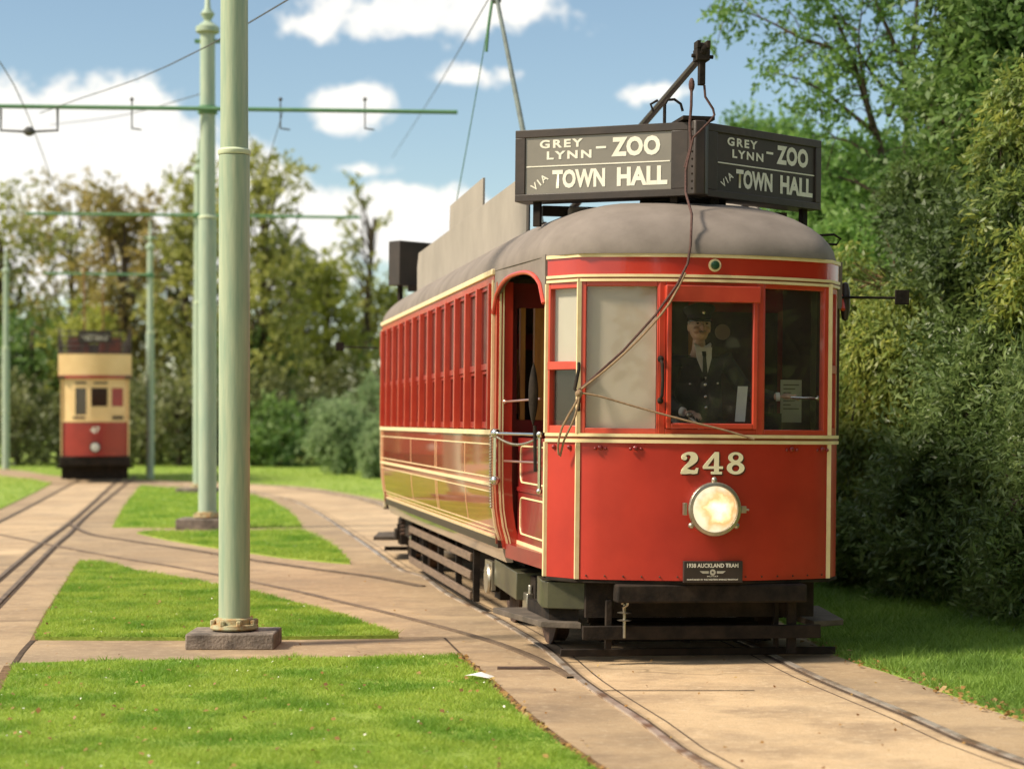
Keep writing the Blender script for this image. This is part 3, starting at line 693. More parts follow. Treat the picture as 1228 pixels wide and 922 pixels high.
MB().box(-1.12,1.12,SB0,SB1,.66,.72).build('saloon_floor',M['dark_wood'],TR)
MB().box(-1.08,1.08,SB0,SB1,2.60,2.63).build('ceiling',M['dark_wood'],TR)
# seats inside, seen through the glass
for k in range(6):
    for s in (-1,1): MB().box(min(s*.35,s*1.05),max(s*.35,s*1.05),2.5+k*1.15,2.95+k*1.15,1.05,1.15).box(min(s*.35,s*1.05),max(s*.35,s*1.05),2.5+k*1.15,2.55+k*1.15,1.15,1.65).build('bench_seat',M['dark_wood'],TR)
# bulkheads
def bulkhead(xf):
    B=SB0+.02
    MB().box(-1.13,-.99,B,B+.05,.69,2.62).box(.99,1.13,B,B+.05,.69,2.62).box(-.99,.99,B,B+.05,.69,1.60).box(-.99,-.30,B,B+.05,2.42,2.62).box(.30,.99,B,B+.05,2.42,2.62).build('bulkhead',M['dark_red'],TR,xf=xf)
    MB().box(-.965,-.93,B-.01,B+.06,1.60,2.42).box(-.86,-.72,B-.012,B+.06,1.60,2.42).box(.30,.38,B-.01,B+.06,1.60,2.42).box(-.38,-.30,B-.01,B+.06,1.60,2.42).build('door_post',M['wood'],TR,xf=xf)
    MB().box(-.30,.30,B-.015,B+.03,1.60,2.60).box(.38,.99,B-.015,B+.03,1.60,1.75).box(.38,.80,B-.015,B+.03,1.75,2.42).box(.83,.99,B-.015,B+.03,1.75,2.42).box(-.72,-.38,B,B+.03,1.6,2.42).build('saloon_door',M['dark_wood'],TR,xf=xf)
both(bulkhead)
# ---- vestibule sides: open entrance on the viewer side, arched roof skin above it
def spandrel(xf,s):
    p0=Vector((s*1.035,.47)); p1=Vector((s*HW,SB0)); n=14; mb=MB(); tr=[]
    for i in range(n+1):
        t=i/n; q=p0.lerp(p1,t); e=abs(2*t-1); arch=2.38+.245*(1-e**2.6)**.55
        for (zz) in (0,): tr.append((q.x,q.y,arch))
    for i in range(n):
        a,b=tr[i],tr[i+1]; ix=-s*.03
        mb.hexa([(a[0],a[1],a[2]),(b[0],b[1],b[2]),(b[0]+ix,b[1],b[2]),(a[0]+ix,a[1],a[2]),(a[0],a[1],2.70),(b[0],b[1],2.70),(b[0]+ix,b[1],2.70),(a[0]+ix,a[1],2.70)])
    mb.build('door_header',M['canvas'],TR,xf=xf)
    MB().tube([(a+s*.008,b,z-.005) for a,b,z in tr],.016,8).build('arch_trim',M['frame_red'],TR,xf=xf)
for xf in (None,Matrix.Translation((0,LEN,0))@Matrix.Rotation(math.pi,4,'Z')):
    for s in (-1,1): spandrel(xf,s)
def gate(xf,s,closed=True):
    A0=s*.99; lo=lambda a,b:(min(a,b),max(a,b))
    x0,x1=lo(A0,A0-s*.03); MB().box(x0,x1,.50,SB0-.05,.66,1.47).box(*lo(A0+s*.012,A0-s*.03),.5,SB0-.05,1.085,1.115).build('platform_gate',M['dark_red'],TR,xf=xf)
    mb=MB()
    for z0,z1 in ((.78,1.04),(1.15,1.41)):
        pts=[]; r=.07; y0,y1=.62,SB0-.20
        for cx,cz,a0 in ((y1-r,z1-r,0),(y0+r,z1-r,90),(y0+r,z0+r,180),(y1-r,z0+r,270)):
            for k in range(5): t=R(a0+k*22.5); pts.append((A0+s*.002,cx+r*math.cos(t),cz+r*math.sin(t)))
        pts.append(pts[0]); mb.tube(pts,.007,6)
    mb.box(*lo(A0+s*.008,A0-s*.03),.50,SB0-.05,.70,.725)
    mb.build('gate_lining',M['cream'],TR,xf=xf)
gate(None,-1); gate(None,1)
gate(Matrix.Translation((0,LEN,0))@Matrix.Rotation(math.pi,4,'Z'),-1); gate(Matrix.Translation((0,LEN,0))@Matrix.Rotation(math.pi,4,'Z'),1)
# jamb with cream line at the saloon corner (viewer side), red outer post following the tumblehome
off=lambda z:float(np.interp(-z,[-q for _,q in PROF],[o for o,_ in PROF]))
def jamb(xf,s):
    mb=MB(); mc=MB(); zs=[2.60,1.52,1.12,.95,.82,.735,.66]
    for k in range(len(zs)-1):
        za,zb=zs[k],zs[k+1]; xa=s*(HW+off(za)-.005); xb=s*(HW+off(zb)-.005); ia=xa-s*.12; ib=xb-s*.12
        mb.hexa([(ib,SB0-.09,zb),(xb,SB0-.09,zb),(xb,SB0,zb),(ib,SB0,zb),(ia,SB0-.09,za),(xa,SB0-.09,za),(xa,SB0,za),(ia,SB0,za)])
        y0,y1=SB0-.10,SB0-.07; 
        for q0,q1 in ((.020,.034),(.045,.055)):
            mc.hexa([(xb-s*q1,SB0-.096,zb),(xb-s*q0,SB0-.096,zb),(xb-s*q0,SB0-.085,zb),(xb-s*q1,SB0-.085,zb),(xa-s*q1,SB0-.096,za),(xa-s*q0,SB0-.096,za),(xa-s*q0,SB0-.085,za),(xa-s*q1,SB0-.085,za)])
    mb.build('door_jamb',M['red'],TR,xf=xf); mc.build('jamb_lining',M['cream'],TR,xf=xf)
for s in (-1,1): jamb(None,s); jamb(Matrix.Translation((0,LEN,0))@Matrix.Rotation(math.pi,4,'Z'),s)
MB().prism([(-1.02,.47),(-.93,.47),(-.93,SB0-.09),(-1.08,SB0-.09)],.60,.70).prism([(.93,.47),(1.0,.47),(1.06,SB0-.09),(.93,SB0-.09)],.60,.70).build('entrance_sill',M['dark_red'],TR)
# grab rails
J=-1.165; JB=SB0-.12
mb=MB(); mb.tube([(J,JB,1.50),(J,JB,1.16)],.017,10); mb.ball((J,JB,1.50),.036,12); mb.ball((J,JB,1.16),.036,12); mb.tube([(J,JB,1.50),(-1.05,.52,1.50)],.012); mb.tube([(-1.05,.52,1.50),(-1.05,.52,1.12)],.013); mb.ball((-1.05,.52,1.50),.026,10); mb.ball((-1.05,.52,1.12),.022,10)
mb.build('grab_rail',M['chrome'],TR)
MB().tube([(-1.10,JB,1.73),(-1.03,.62,1.74)],.008).tube([(-1.10,JB,1.30),(-1.03,.62,1.31)],.008).ball((-1.10,JB,1.73),.018,8).build('gate_bar',mat('pink_brass',(.62,.36,.30),rough=.3,metal=.8),TR)
# chain across and down the jamb: small links
mb=MB(); pts=[];rr=[]
for k in range(67):
    t=k/66; y=JB+(.52-JB)*t; x=J+(-1.05-J)*t; pts.append((x,y,1.480-.055*math.sin(math.pi*t))); rr.append(.0115 if k%3==1 else .005)
mb.tube(pts,rr,6); mb.build('safety_chain',M['nickel'],TR)
mb=MB(); pts=[];rr=[]
for k in range(79):
    z=1.50-k*.007; pts.append((J-.03+(.035*max(0,(1.16-z))),JB+.03,z)); rr.append(.015 if k%3==1 else .007)
mb.tube(pts,rr,6)
mb.build('safety_chain',M['nickel'],TR)
# long oval mirror by the entrance
mb=MB(); 
o_=[(.045*math.sin(math.pi*k/12)**.7,1.56+.42*(k/12)) for k in range(13)]
mb.lathe([(max(r*.75,.002),z) for r,z in o_],(-1.09,.56,0),'z',12); mb.tube([(-1.08,.55,1.56),(-1.075,.54,1.25)],.012)
mb.build('door_mirror',M['black'],TR)
# rain hood on the right, mirror plate on its rod (front right) and at the rear left
for (a,b,s,sy) in ((1.03,.50,1,1),(-1.10,LEN-.6,-1,-1)):
    MB().tube([(a,b,2.46),(a+s*.40,b+.02*sy,2.465)],.009).build('mirror_arm',M['black'],TR)
    MB().box(a+min(s*.40,s*.50),a+max(s*.40,s*.50),b,b+.02,2.42,2.52).build('side_mirror',M['black'],TR,bevel=.004)
MB().lathe([(.001,2.30),(.02,2.31),(.035,2.38),(.035,2.50),(.02,2.56),(.001,2.57)],(1.085,.55,0),'z',12).build('door_light_cover',M['brown_black'],TR)
# ---- roof
def outline():
    P=[]
    q=[(HW+.012,SB0-.25)]
    R1=[(1.165,1.75),(1.13,1.35),(1.085,.90),(1.05,.58),(1.02,.43),(.94,.28),(.857,.160),(.72,.115),(.58,.065),(.44,.03),(.3,.0),(.15,-.015),(0,-.02)]
    right=[(a,b) for a,b in R1][::-1]       # front centre -> saloon front right
    full=[(a,b) for a,b in right]
    ys=[1.75+(LEN-3.5)*k/12 for k in range(13)]
    full+=[(1.178,y) for y in ys[1:-1]]
    full+=[(a,LEN-b) for a,b in right[::-1]]
    left=[(-a,b) for a,b in full[::-1]][1:-1]
    full=[(a-(.045*max(0,min(1,(1.5-b)/.9)) if a>.8 else 0),b) for a,b in full]
    return full+left
def roof():
    OUT=outline(); mb=MB(); ts=[1,1,.985,.96,.92,.86,.78,.68,.55,.4,.22,.0]; rings=[]
    for i,t in enumerate(ts):
        ring=[]
        for (a,b) in OUT:
            cb=min(max(b,1.35),LEN-1.35)
            ex=1.0; z=2.705+.415*max(0,1-t**3.2)**.62
            zz=z-(.02 if i==0 else 0)
            # gentle sag / ripples of old canvas
            x=a*t; y=cb+(b-cb)*t
            if i>1: zz+=.006*noise.noise(Vector((x*2.2,y*1.6,0)))
            ring.append((x,y,zz))
        rings.append(ring)
    vs=[[mb.b.verts.new(p) for p in r] for r in rings]
    n=len(OUT)
    for i in range(len(vs)-1):
        for j in range(n): mb.b.faces.new((vs[i][j],vs[i][(j+1)%n],vs[i+1][(j+1)%n],vs[i+1][j]))
    bmesh.ops.remove_doubles(mb.b,verts=mb.b.verts,dist=.0005)
    mb.build('roof',M['canvas'],TR,smooth=50)
    mb=MB(); mb.sweep([(a,b) for a,b in OUT][::-1],[(.0,2.685),(.006,2.700),(-.02,2.700),(-.06,2.685)],closed=True); 
    return mb
rb=roof(); rb.b.free()
# rain strip and roof-line details
def rz(a,b):
    # roof height along the front hood for a given plan position
    t=min(1,max(abs(a)/1.16,(1.35-b)/1.37 if b<1.35 else 0, math.hypot(a/1.16,(max(0,1.35-b))/1.37))); return 2.705+.415*max(0,1-t**3.2)**.62
MB().tube([(-.55+.1*k,fc(.3)-.0+.05+.03*abs(-.55+.1*k)**2,2.745) for k in range(12)],.010).build('gutter_strip',M['black'],TR)
MB().tube([(a,.72,rz(a,.72)+.02-(.05 if abs(a)>.35 else 0)) for a in (-.42,-.36,-.2,0,.2,.4,.5)],.009).build('roof_conduit',M['black'],TR)
MB().tube([(1.0,.9,2.92),(1.12,.9,2.93),(1.17,.9,2.90),(1.14,.9,2.86),(1.02,.9,2.86)],.009).build('rope_hook',M['black'],TR)
MB().box(-.74,-.60,1.12,1.22,2.98,3.10).build('roof_vent',M['canvas'],TR,bevel=.02)
# long roof boards
for s in (-1,1):
    xx=s*.88; lo=lambda a,b:(min(a,b),max(a,b))
    x0,x1=lo(xx,xx+s*.02)
    MB().prism_x([(1.98,2.98),(8.70,2.98),(8.72,3.25),(8.60,3.40),(1.98,3.44)],x0,x1).build('roof_board',M['board'],TR,bevel=.002)
    MB().prism_x([(4.25,3.40),(6.35,3.40),(6.30,3.66),(4.25,3.68)],*lo(xx-s*.021,xx-s*.001)).build('roof_board',M['board'],TR,bevel=.002)
    mb=MB()
    for y in (2.2,3.4,4.6,5.8,7.0,8.2): mb.box(*lo(xx-s*.05,xx-s*.003),y,y+.04,2.9,3.38)
    mb.build('board_bracket',M['brown_black'],TR)
# ---- destination sign boxes: V of two boxes at each end
def sign_box(xf,A0,B0,A1,B1,face,flip,text=True,z0=3.125,z1=3.625):
    P0=Vector((A0,B0));P1=Vector((A1,B1)); d=(P1-P0); Ln=d.length; d.normalize(); n=Vector((d.y,-d.x))   # outward
    D=.20
    def bx(mb,u0,u1,n0,n1,za,zb):
        q=[]
        for z in (za,zb):
            for uu,nn in ((u0,n0),(u1,n0),(u1,n1),(u0,n1)): w=P0+d*uu+n*nn; q.append((w.x,w.y,z))
        mb.hexa(q)
    mb=MB(); bx(mb,0,Ln,-.018,-D,z0,z1)
    wf=.075
    bx(mb,0,Ln,.0,-.018,z1-.055,z1); bx(mb,0,Ln,.0,-.018,z0,z0+.05)
    bx(mb,0,wf if flip else .10,.0,-.018,z0+.05,z1-.055); bx(mb,Ln-(.12 if flip else .06),Ln,.0,-.018,z0+.05,z1-.055)
    box=mb.build('destination_box',M['brown_black'],TR,bevel=.004,xf=xf)
    u0=(wf if flip else .10); u1=Ln-(.12 if flip else .06)
    mb=MB(); bx(mb,u0,u1,-.012,-.017,z0+.05,z1-.055); f=mb.build('sign_blind',face,box,smooth=0,xf=xf)
    mb=MB(); bx(mb,u0+.01,u1-.01,-.008,-.0119,z0+.238,z0+.246); 
    org=P0+d*u0+n*(-.012); w=u1-u0; org=(org.x,org.y,z0+.05); X=(d.x,d.y,0); U=(0,0,1); hh=z1-z0-.105
    put_text(mb,'GREY',org,X,U,w*.10,w*.40,hh*.80,hh*.95,bold=.035,spacing=1.3)
    put_text(mb,'LYNN',org,X,U,w*.15,w*.46,hh*.60,hh*.745,bold=.035,spacing=1.3)
    put_text(mb,'-',org,X,U,w*.49,w*.56,hh*.755,hh*.795,bold=.01)
    put_text(mb,'ZOO',org,X,U,w*.595,w*.925,hh*.60,hh*.94,bold=.05,spacing=1.08)
    put_text(mb,'VIA',org,X,U,w*.035,w*.165,hh*.14,hh*.27,bold=.02,spacing=1.35,rot=R(38))
    put_text(mb,'TOWN',org,X,U,w*.19,w*.555,hh*.085,hh*.415,bold=.045,spacing=1.02)
    put_text(mb,'HALL',org,X,U,w*.635,w*.975,hh*.085,hh*.415,bold=.045,spacing=1.02)
    mb.build('blind_lettering',M['letters'],f,smooth=0,xf=xf)
    mb=MB()
    for uu in (.12,Ln-.14): bx(mb,uu,uu+.05,-.05,-.09,z0-.17,z0); 
    mb.build('sign_bracket',M['black'],box,xf=xf)
    return box
FLIP=Matrix.Translation((0,LEN-.62,0))@Matrix.Rotation(math.pi,4,'Z')
for xf in (None,Matrix.Translation((0,LEN-.60,0))@Matrix.Rotation(math.pi,4,'Z')):
    sign_box(xf,-1.125,1.18,-.055,.50,M['sign_face_sheen'],True)
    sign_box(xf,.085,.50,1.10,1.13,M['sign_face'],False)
    MB().prism([(-.055,.49),(-.02,.44),(.05,.44),(.085,.49),(.085,.70),(-.055,.70)],3.13,3.63).build('sign_nose',M['brown_black'],TR,bevel=.008,xf=xf)
    mb=MB()
    for k in range(9): mb.ball((-.035,.462,3.17+.05*k),.008,6)
    mb.build('nose_rivet',M['black'],TR,xf=xf)
    MB().box(-.10,.12,.46,.80,3.636,3.66).build('sign_cap',M['black'],TR,xf=xf)
    MB().box(-.3,.3,.8,.86,3.06,3.14).box(-.9,.9,1.3,1.36,3.05,3.12).build('sign_cross_rail',M['black'],TR,xf=xf)
# ---- trolley poles
mb=MB(); tip=Vector((.01,.46,4.05)); base=Vector((.03,5.5,3.42)); mb.tube([base,tip.lerp(base,.5)+Vector((0,0,.01)),tip],[.035,.030,.024],10)
mb.build('trolley_pole',M['brown_black'],TR)
mb=MB(); mb.box(-.035,.055,.36,.47,4.02,4.10); mb.box(-.035,-.012,.35,.45,4.10,4.15); mb.box(.03,.055,.35,.45,4.10,4.15); mb.lathe([(.05,-.02),(.055,0),(.05,.02)],(.01,.40,4.09),'x',12); mb.box(-.01,.03,.38,.44,3.86,4.03); mb.tube([(-.06,.41,4.055),(.09,.41,4.05)],.014)
mb.build('trolley_head',M['black'],TR,bevel=.003)
mb=MB(); mb.tube([(-.12,.9,3.62),(-.12,.9,3.80)],.012); mb.tube([(-.12,.9,3.80),(-.10,.9,3.835),(-.05,.9,3.84),(-.005,.9,3.81),(.01,.9,3.76)],.010); mb.tube([(-.17,.9,3.83),(-.22,.9,3.80),(-.20,.9,3.75)],.009); mb.build('pole_hook',M['black'],TR)
mb=MB(); mb.lathe([(.22,3.10),(.22,3.2),(.12,3.28),(.12,3.40),(.05,3.46)],(.03,5.8,0),'z',16); mb.tube([(-.1,5.5,3.4),(.16,6.3,3.4)],.05); mb.box(-.45,.5,5.0,6.6,3.10,3.16); mb.build('trolley_base',M['black'],TR)
mb=MB(); mb.tube([(.0,6.15,3.42),(.0,7.6,4.85),(.0,9.12,6.33)],[.032,.028,.022],10); mb.lathe([(.05,-.03),(.07,0),(.05,.03)],(0,9.17,6.38),'x',12); mb.box(-.05,.05,9.08,9.2,6.25,6.40); mb.build('trolley_pole',mat('grey_green_pole',(.14,.17,.145),(.09,.11,.10)),TR)
TIP=(TR.matrix_basis@Vector((0,9.17,6.43)))
def sag(p,q,s,n=14):
    p=Vector(p);q=Vector(q); return [p.lerp(q,k/n)-Vector((0,0,s*4*(k/n)*(1-k/n))) for k in range(n+1)]
mb=MB(); mb.tube(sag((-.06,9.1,6.2),(-.35,10.9,3.3),.10),.006,5); mb.tube([(-.05,9.1,6.25),(-.09,9.1,5.95),(-.10,9.15,5.7)],.018,6); mb.build('trolley_rope',M['arm'],TR)
# ropes at the front: from the hooked pole down over the sign and roof to the cleat
mb=MB()
mb.tube([(-.055,.42,3.88),(-.06,.405,3.72),(-.07,.40,3.60),(-.06,.40,3.45),(-.10,.40,3.3)],.010,6); mb.ball((-.055,.42,3.86),.022,8,(1,1,2.2))
mb.tube([(.03,.41,3.86),(.035,.40,3.78),(.09,.40,3.70),(.10,.40,3.66),(.06,.39,3.61),(-.05,.38,3.50),(-.10,.38,3.28),(-.12,.30,3.12),(-.14,.06,2.95),(-.17,-.03,2.74),(-.19,-.035,2.62),(-.26,-.04,2.48),(-.40,-.02,2.28),(-.60,.02,2.05),(-.78,.07,1.88),(-.875,.10,1.79)],.0085,6)
mb.build('trolley_rope',M['rope_dark'],TR)
mb=MB()
mb.tube(spline([(-.205,-.040,2.56),(-.31,-.04,2.36),(-.47,-.01,2.16),(-.66,.03,1.97),(-.86,.09,1.80)],.08),.008,6); mb.build('trolley_rope',M['rope'],TR)
mb=MB()
mb.tube(spline([(-.86,.085,1.79),(-.90,.09,1.70),(-.97,.16,1.55),(-.985,.22,1.42),(-.965,.24,1.36),(-.95,.20,1.46),(-.90,.09,1.62),(-.87,.08,1.76)],.06),.008,6)
mb.ball((-.875,.09,1.77),.026,8); mb.tube(spline([(-.87,.09,1.775),(-.75,.06,1.755),(-.5,.02,1.685),(-.2,-.035,1.605),(.10,-.035,1.535),(.27,-.03,1.485)],.08),.0075,6)
mb.build('tie_rope',M['rope'],TR)
# ---- underframe, steps, trucks
def undergear(xf):
    mb=MB(); mb.box(-.66,-.62,.18,.22,.10,.42); mb.box(.58,.64,.18,.22,.06,.42); mb.box(.50,.53,.22,.25,.10,.42); mb.build('guard_hanger',M['black'],TR,bevel=.004,xf=xf)
    MB().box(-.82,.80,.15,.185,.165,.255).build('gate_board',M['black'],TR,bevel=.006,xf=xf)
    MB().box(-.93,.97,.34,.37,.035,.085).build('life_guard',M['black'],TR,bevel=.006,xf=xf)
    mb=MB(); mb.tube([(-.55,.12,.40),(-.55,.12,.18)],.010); mb.lathe([(.03,.34),(.05,.345),(.03,.35)],(-.55,.12,0),'z',12); mb.lathe([(.03,.29),(.05,.295),(.03,.30)],(-.55,.12,0),'z',12)
    mb.tube([(-.575,.10,.405),(-.555,.09,.43),(-.53,.10,.42),(-.535,.11,.395),(-.56,.11,.38),(-.55,.12,.35)],.010); mb.build('coupling_hook',M['nickel'],TR,xf=xf)
    mb=MB()
    for k in range(5): mb.box(-.6,.6,.62+k*.10,.66+k*.10,.10+k*.022,.13+k*.022)
    for a in (-.5,0,.5): mb.box(a-.02,a+.02,.58,1.12,.09,.11)
    mb.build('life_tray',M['black'],TR,xf=xf)
    MB().box(-.78,.78,.25,.31,.30,.53).box(-.70,.72,.95,1.0,.30,.66).build('under_beam',M['black'],TR,xf=xf)
    for s in (-1,1):
        f=lambda poly:[(s*-a,b) for a,b in poly]
        MB().prism(f([(-1.21,1.42),(-1.05,.42),(-.80,.30),(-.80,1.42)]),.222,.262).build('entrance_step',mat('worn_step_wood',(.13,.10,.075),(.07,.055,.04),rough=.8,scale=9,bump=.3),TR,bevel=.004,xf=xf)
        if s<0: MB().prism(f([(-1.03,.50),(-1.0,.44),(-.70,.30),(-.70,.42),(-.98,.95)]),.345,.525).build('step_riser',M['olive'],TR,bevel=.006,xf=xf)
        if s<0: MB().prism(f([(-1.00,1.2),(-.98,.5),(-.80,.4),(-.80,1.2)]),.265,.344).build('step_hanger',M['black'],TR,xf=xf)
both(undergear)
MB().box(-.9,.9,1.2,LEN-1.2,.56,.655).build('underframe',M['black'],TR)
def truck(yc,xf=None):
    t=M['black']
    for s in (-1,1):
        lo=lambda a,b:(min(a,b),max(a,b))
        mb=MB(); mb.box(*lo(s*.86,s*.90),yc-1.15,yc+1.15,.30,.40); mb.box(*lo(s*.86,s*.90),yc-.35,yc+.35,.40,.54); mb.box(*lo(s*.84,s*.92),yc-.90,yc-.62,.18,.48); mb.box(*lo(s*.84,s*.92),yc+.62,yc+.90,.18,.48)
        mb.build('truck_frame',t,TR,bevel=.006)
        for k,y in enumerate((yc-.76,yc+.76)):
            w=MB().lathe([(.04,-.06),(.30,-.06),(.33,-.05),(.33,.04),(.355,.045),(.355,.06),(.06,.06)],(s*.735,y,.345),'x',28) if s>0 else MB().lathe([(.04,.06),(.30,.06),(.33,.05),(.33,-.04),(.355,-.045),(.355,-.06),(.06,-.06)],(s*.735,y,.345),'x',28)
            w.build('wheel',M['rust'],TR)
            mb=MB(); x=s*.935
            mb.tube([(x,y-.04,.24),(x,y-.05,.42)],.02); mb.box(*lo(s*.92,s*.97),y-.09,y+.09,.24,.36); mb.build('axle_box',M['nickel'] if k==0 else M['black'],TR,bevel=.008)
        # coil springs
        mb=MB()
        for y in (yc-.42,yc+.42):
            pts=[(s*.90+.045*math.cos(t_*.9),y+.045*math.sin(t_*.9),.30+.006*t_) for t_ in range(30)]; mb.tube(pts,.012,6)
        mb.build('coil_spring',M['rust'],TR)
    MB().box(-.8,.8,yc-.06,yc+.06,.28,.45).build('bolster',t,TR)
truck(2.25); truck(LEN-2.25)
# green equipment box, slatted side guards
MB().hexa([(-1.02,1.55,.30),(-.72,1.50,.30),(-.72,2.45,.33),(-1.02,2.55,.33),(-1.02,1.55,.50),(-.72,1.50,.50),(-.72,2.45,.53),(-1.02,2.55,.53)]).build('resistor_box',M['olive'],TR,bevel=.006)
MB().lathe([(.11,.0),(.12,.015),(.11,.03),(.05,.035)],(-1.055,2.75,.36),'x',20).box(-1.03,-1.0,2.6,2.95,.28,.50).build('hand_wheel',M['nickel'],TR)
for s in (-1,1):
    lo=lambda a,b:(min(a,b),max(a,b)); mb=MB()
    for z in (.45,.30,.13): mb.box(*lo(s*.985,s*1.01),3.9,8.3,z-.035,z+.035)
    mb.build('side_guard',M['slat'],TR,bevel=.006)
    mb=MB()
    for y in (3.85,4.9,6.1,7.3,8.3): mb.box(*lo(s*.93,s*.984),y,y+.05,.08,.56)
    mb.build('guard_bracket',M['black'],TR)
MB().box(-.7,.7,4.3,5.6,.22,.55).box(-.6,.6,6.2,7.2,.25,.55).build('motor_gear',M['black'],TR,bevel=.02)
mb=MB()
for y,a in ((1.35,-.75),(1.55,-.78)): mb.tube([(a,y,.55),(a-.06,y+.25,.30),(a-.1,y+.3,.15)],.03)
mb.build('air_hose',M['olive'],TR)
# inside the cab: controller, paper notice, brake handle
c_=MB().lathe([(.09,.72),(.09,1.38),(.10,1.40),(.085,1.45),(.05,1.47)],(.02,.36,0),'z',16).build('controller',M['black'],TR)
MB().lathe([(.02,1.47),(.02,1.56)],(.02,.36,0),'z',10).tube([(.02,.36,1.55),(-.03,.38,1.60),(-.05,.40,1.62)],.014).ball((-.05,.40,1.64),.022,8).build('controller_handle',M['nickel'],TR)
MB().box(.50,.66,.62,.74,1.30,1.66).tube([(.58,.6,1.66),(.58,.6,1.72)],.02).tube([(.42,.5,1.58),(.46,.5,1.53),(.55,.5,1.55)],.008).build('brake_valve',M['black'],TR)
MB().tube([(.88,.52,1.765),(.70,.56,1.77)],.010).ball((.88,.52,1.765),.02,8).build('brake_handle',M['chrome'],TR)
MB().box(.99,1.03,.50,1.70,1.50,2.58).build('side_door',M['dark_wood'],TR) if False else MB().box(.99,1.03,.50,.62,1.47,2.58).box(.99,1.03,.80,.88,1.47,2.58).box(.99,1.03,1.0,1.66,1.47,2.58).build('side_door',M['dark_wood'],TR)
MB().box(.745,.90,.92,.922,1.60,1.90).build('paper_notice',mat('yellowed_paper',(.50,.50,.34),rough=.8),TR)
mb=MB(); 
for k in range(7): mb.box(.765,.88-(.03*(k%3)),.917,.919,1.86-k*.028,1.868-k*.028)
mb.build('notice_print',mat('faded_ink',(.16,.15,.10),rough=.8),TR)
MB().hexa([(.27,.42,1.60),(.34,.42,1.60),(.34,.424,1.60),(.27,.424,1.60),(.30,.46,1.84),(.37,.46,1.84),(.37,.464,1.84),(.30,.464,1.84)]).build('paper_sheet',mat('white_paper',(.8,.78,.72),rough=.8),TR)
MB().lathe([(.001,0),(.055,.004),(.06,.012),(.055,.02)],(.56,1.76,2.27),'y',20).build('bulkhead_gong',mat('pale_enamel',(.35,.27,.2),rough=.5),TR)

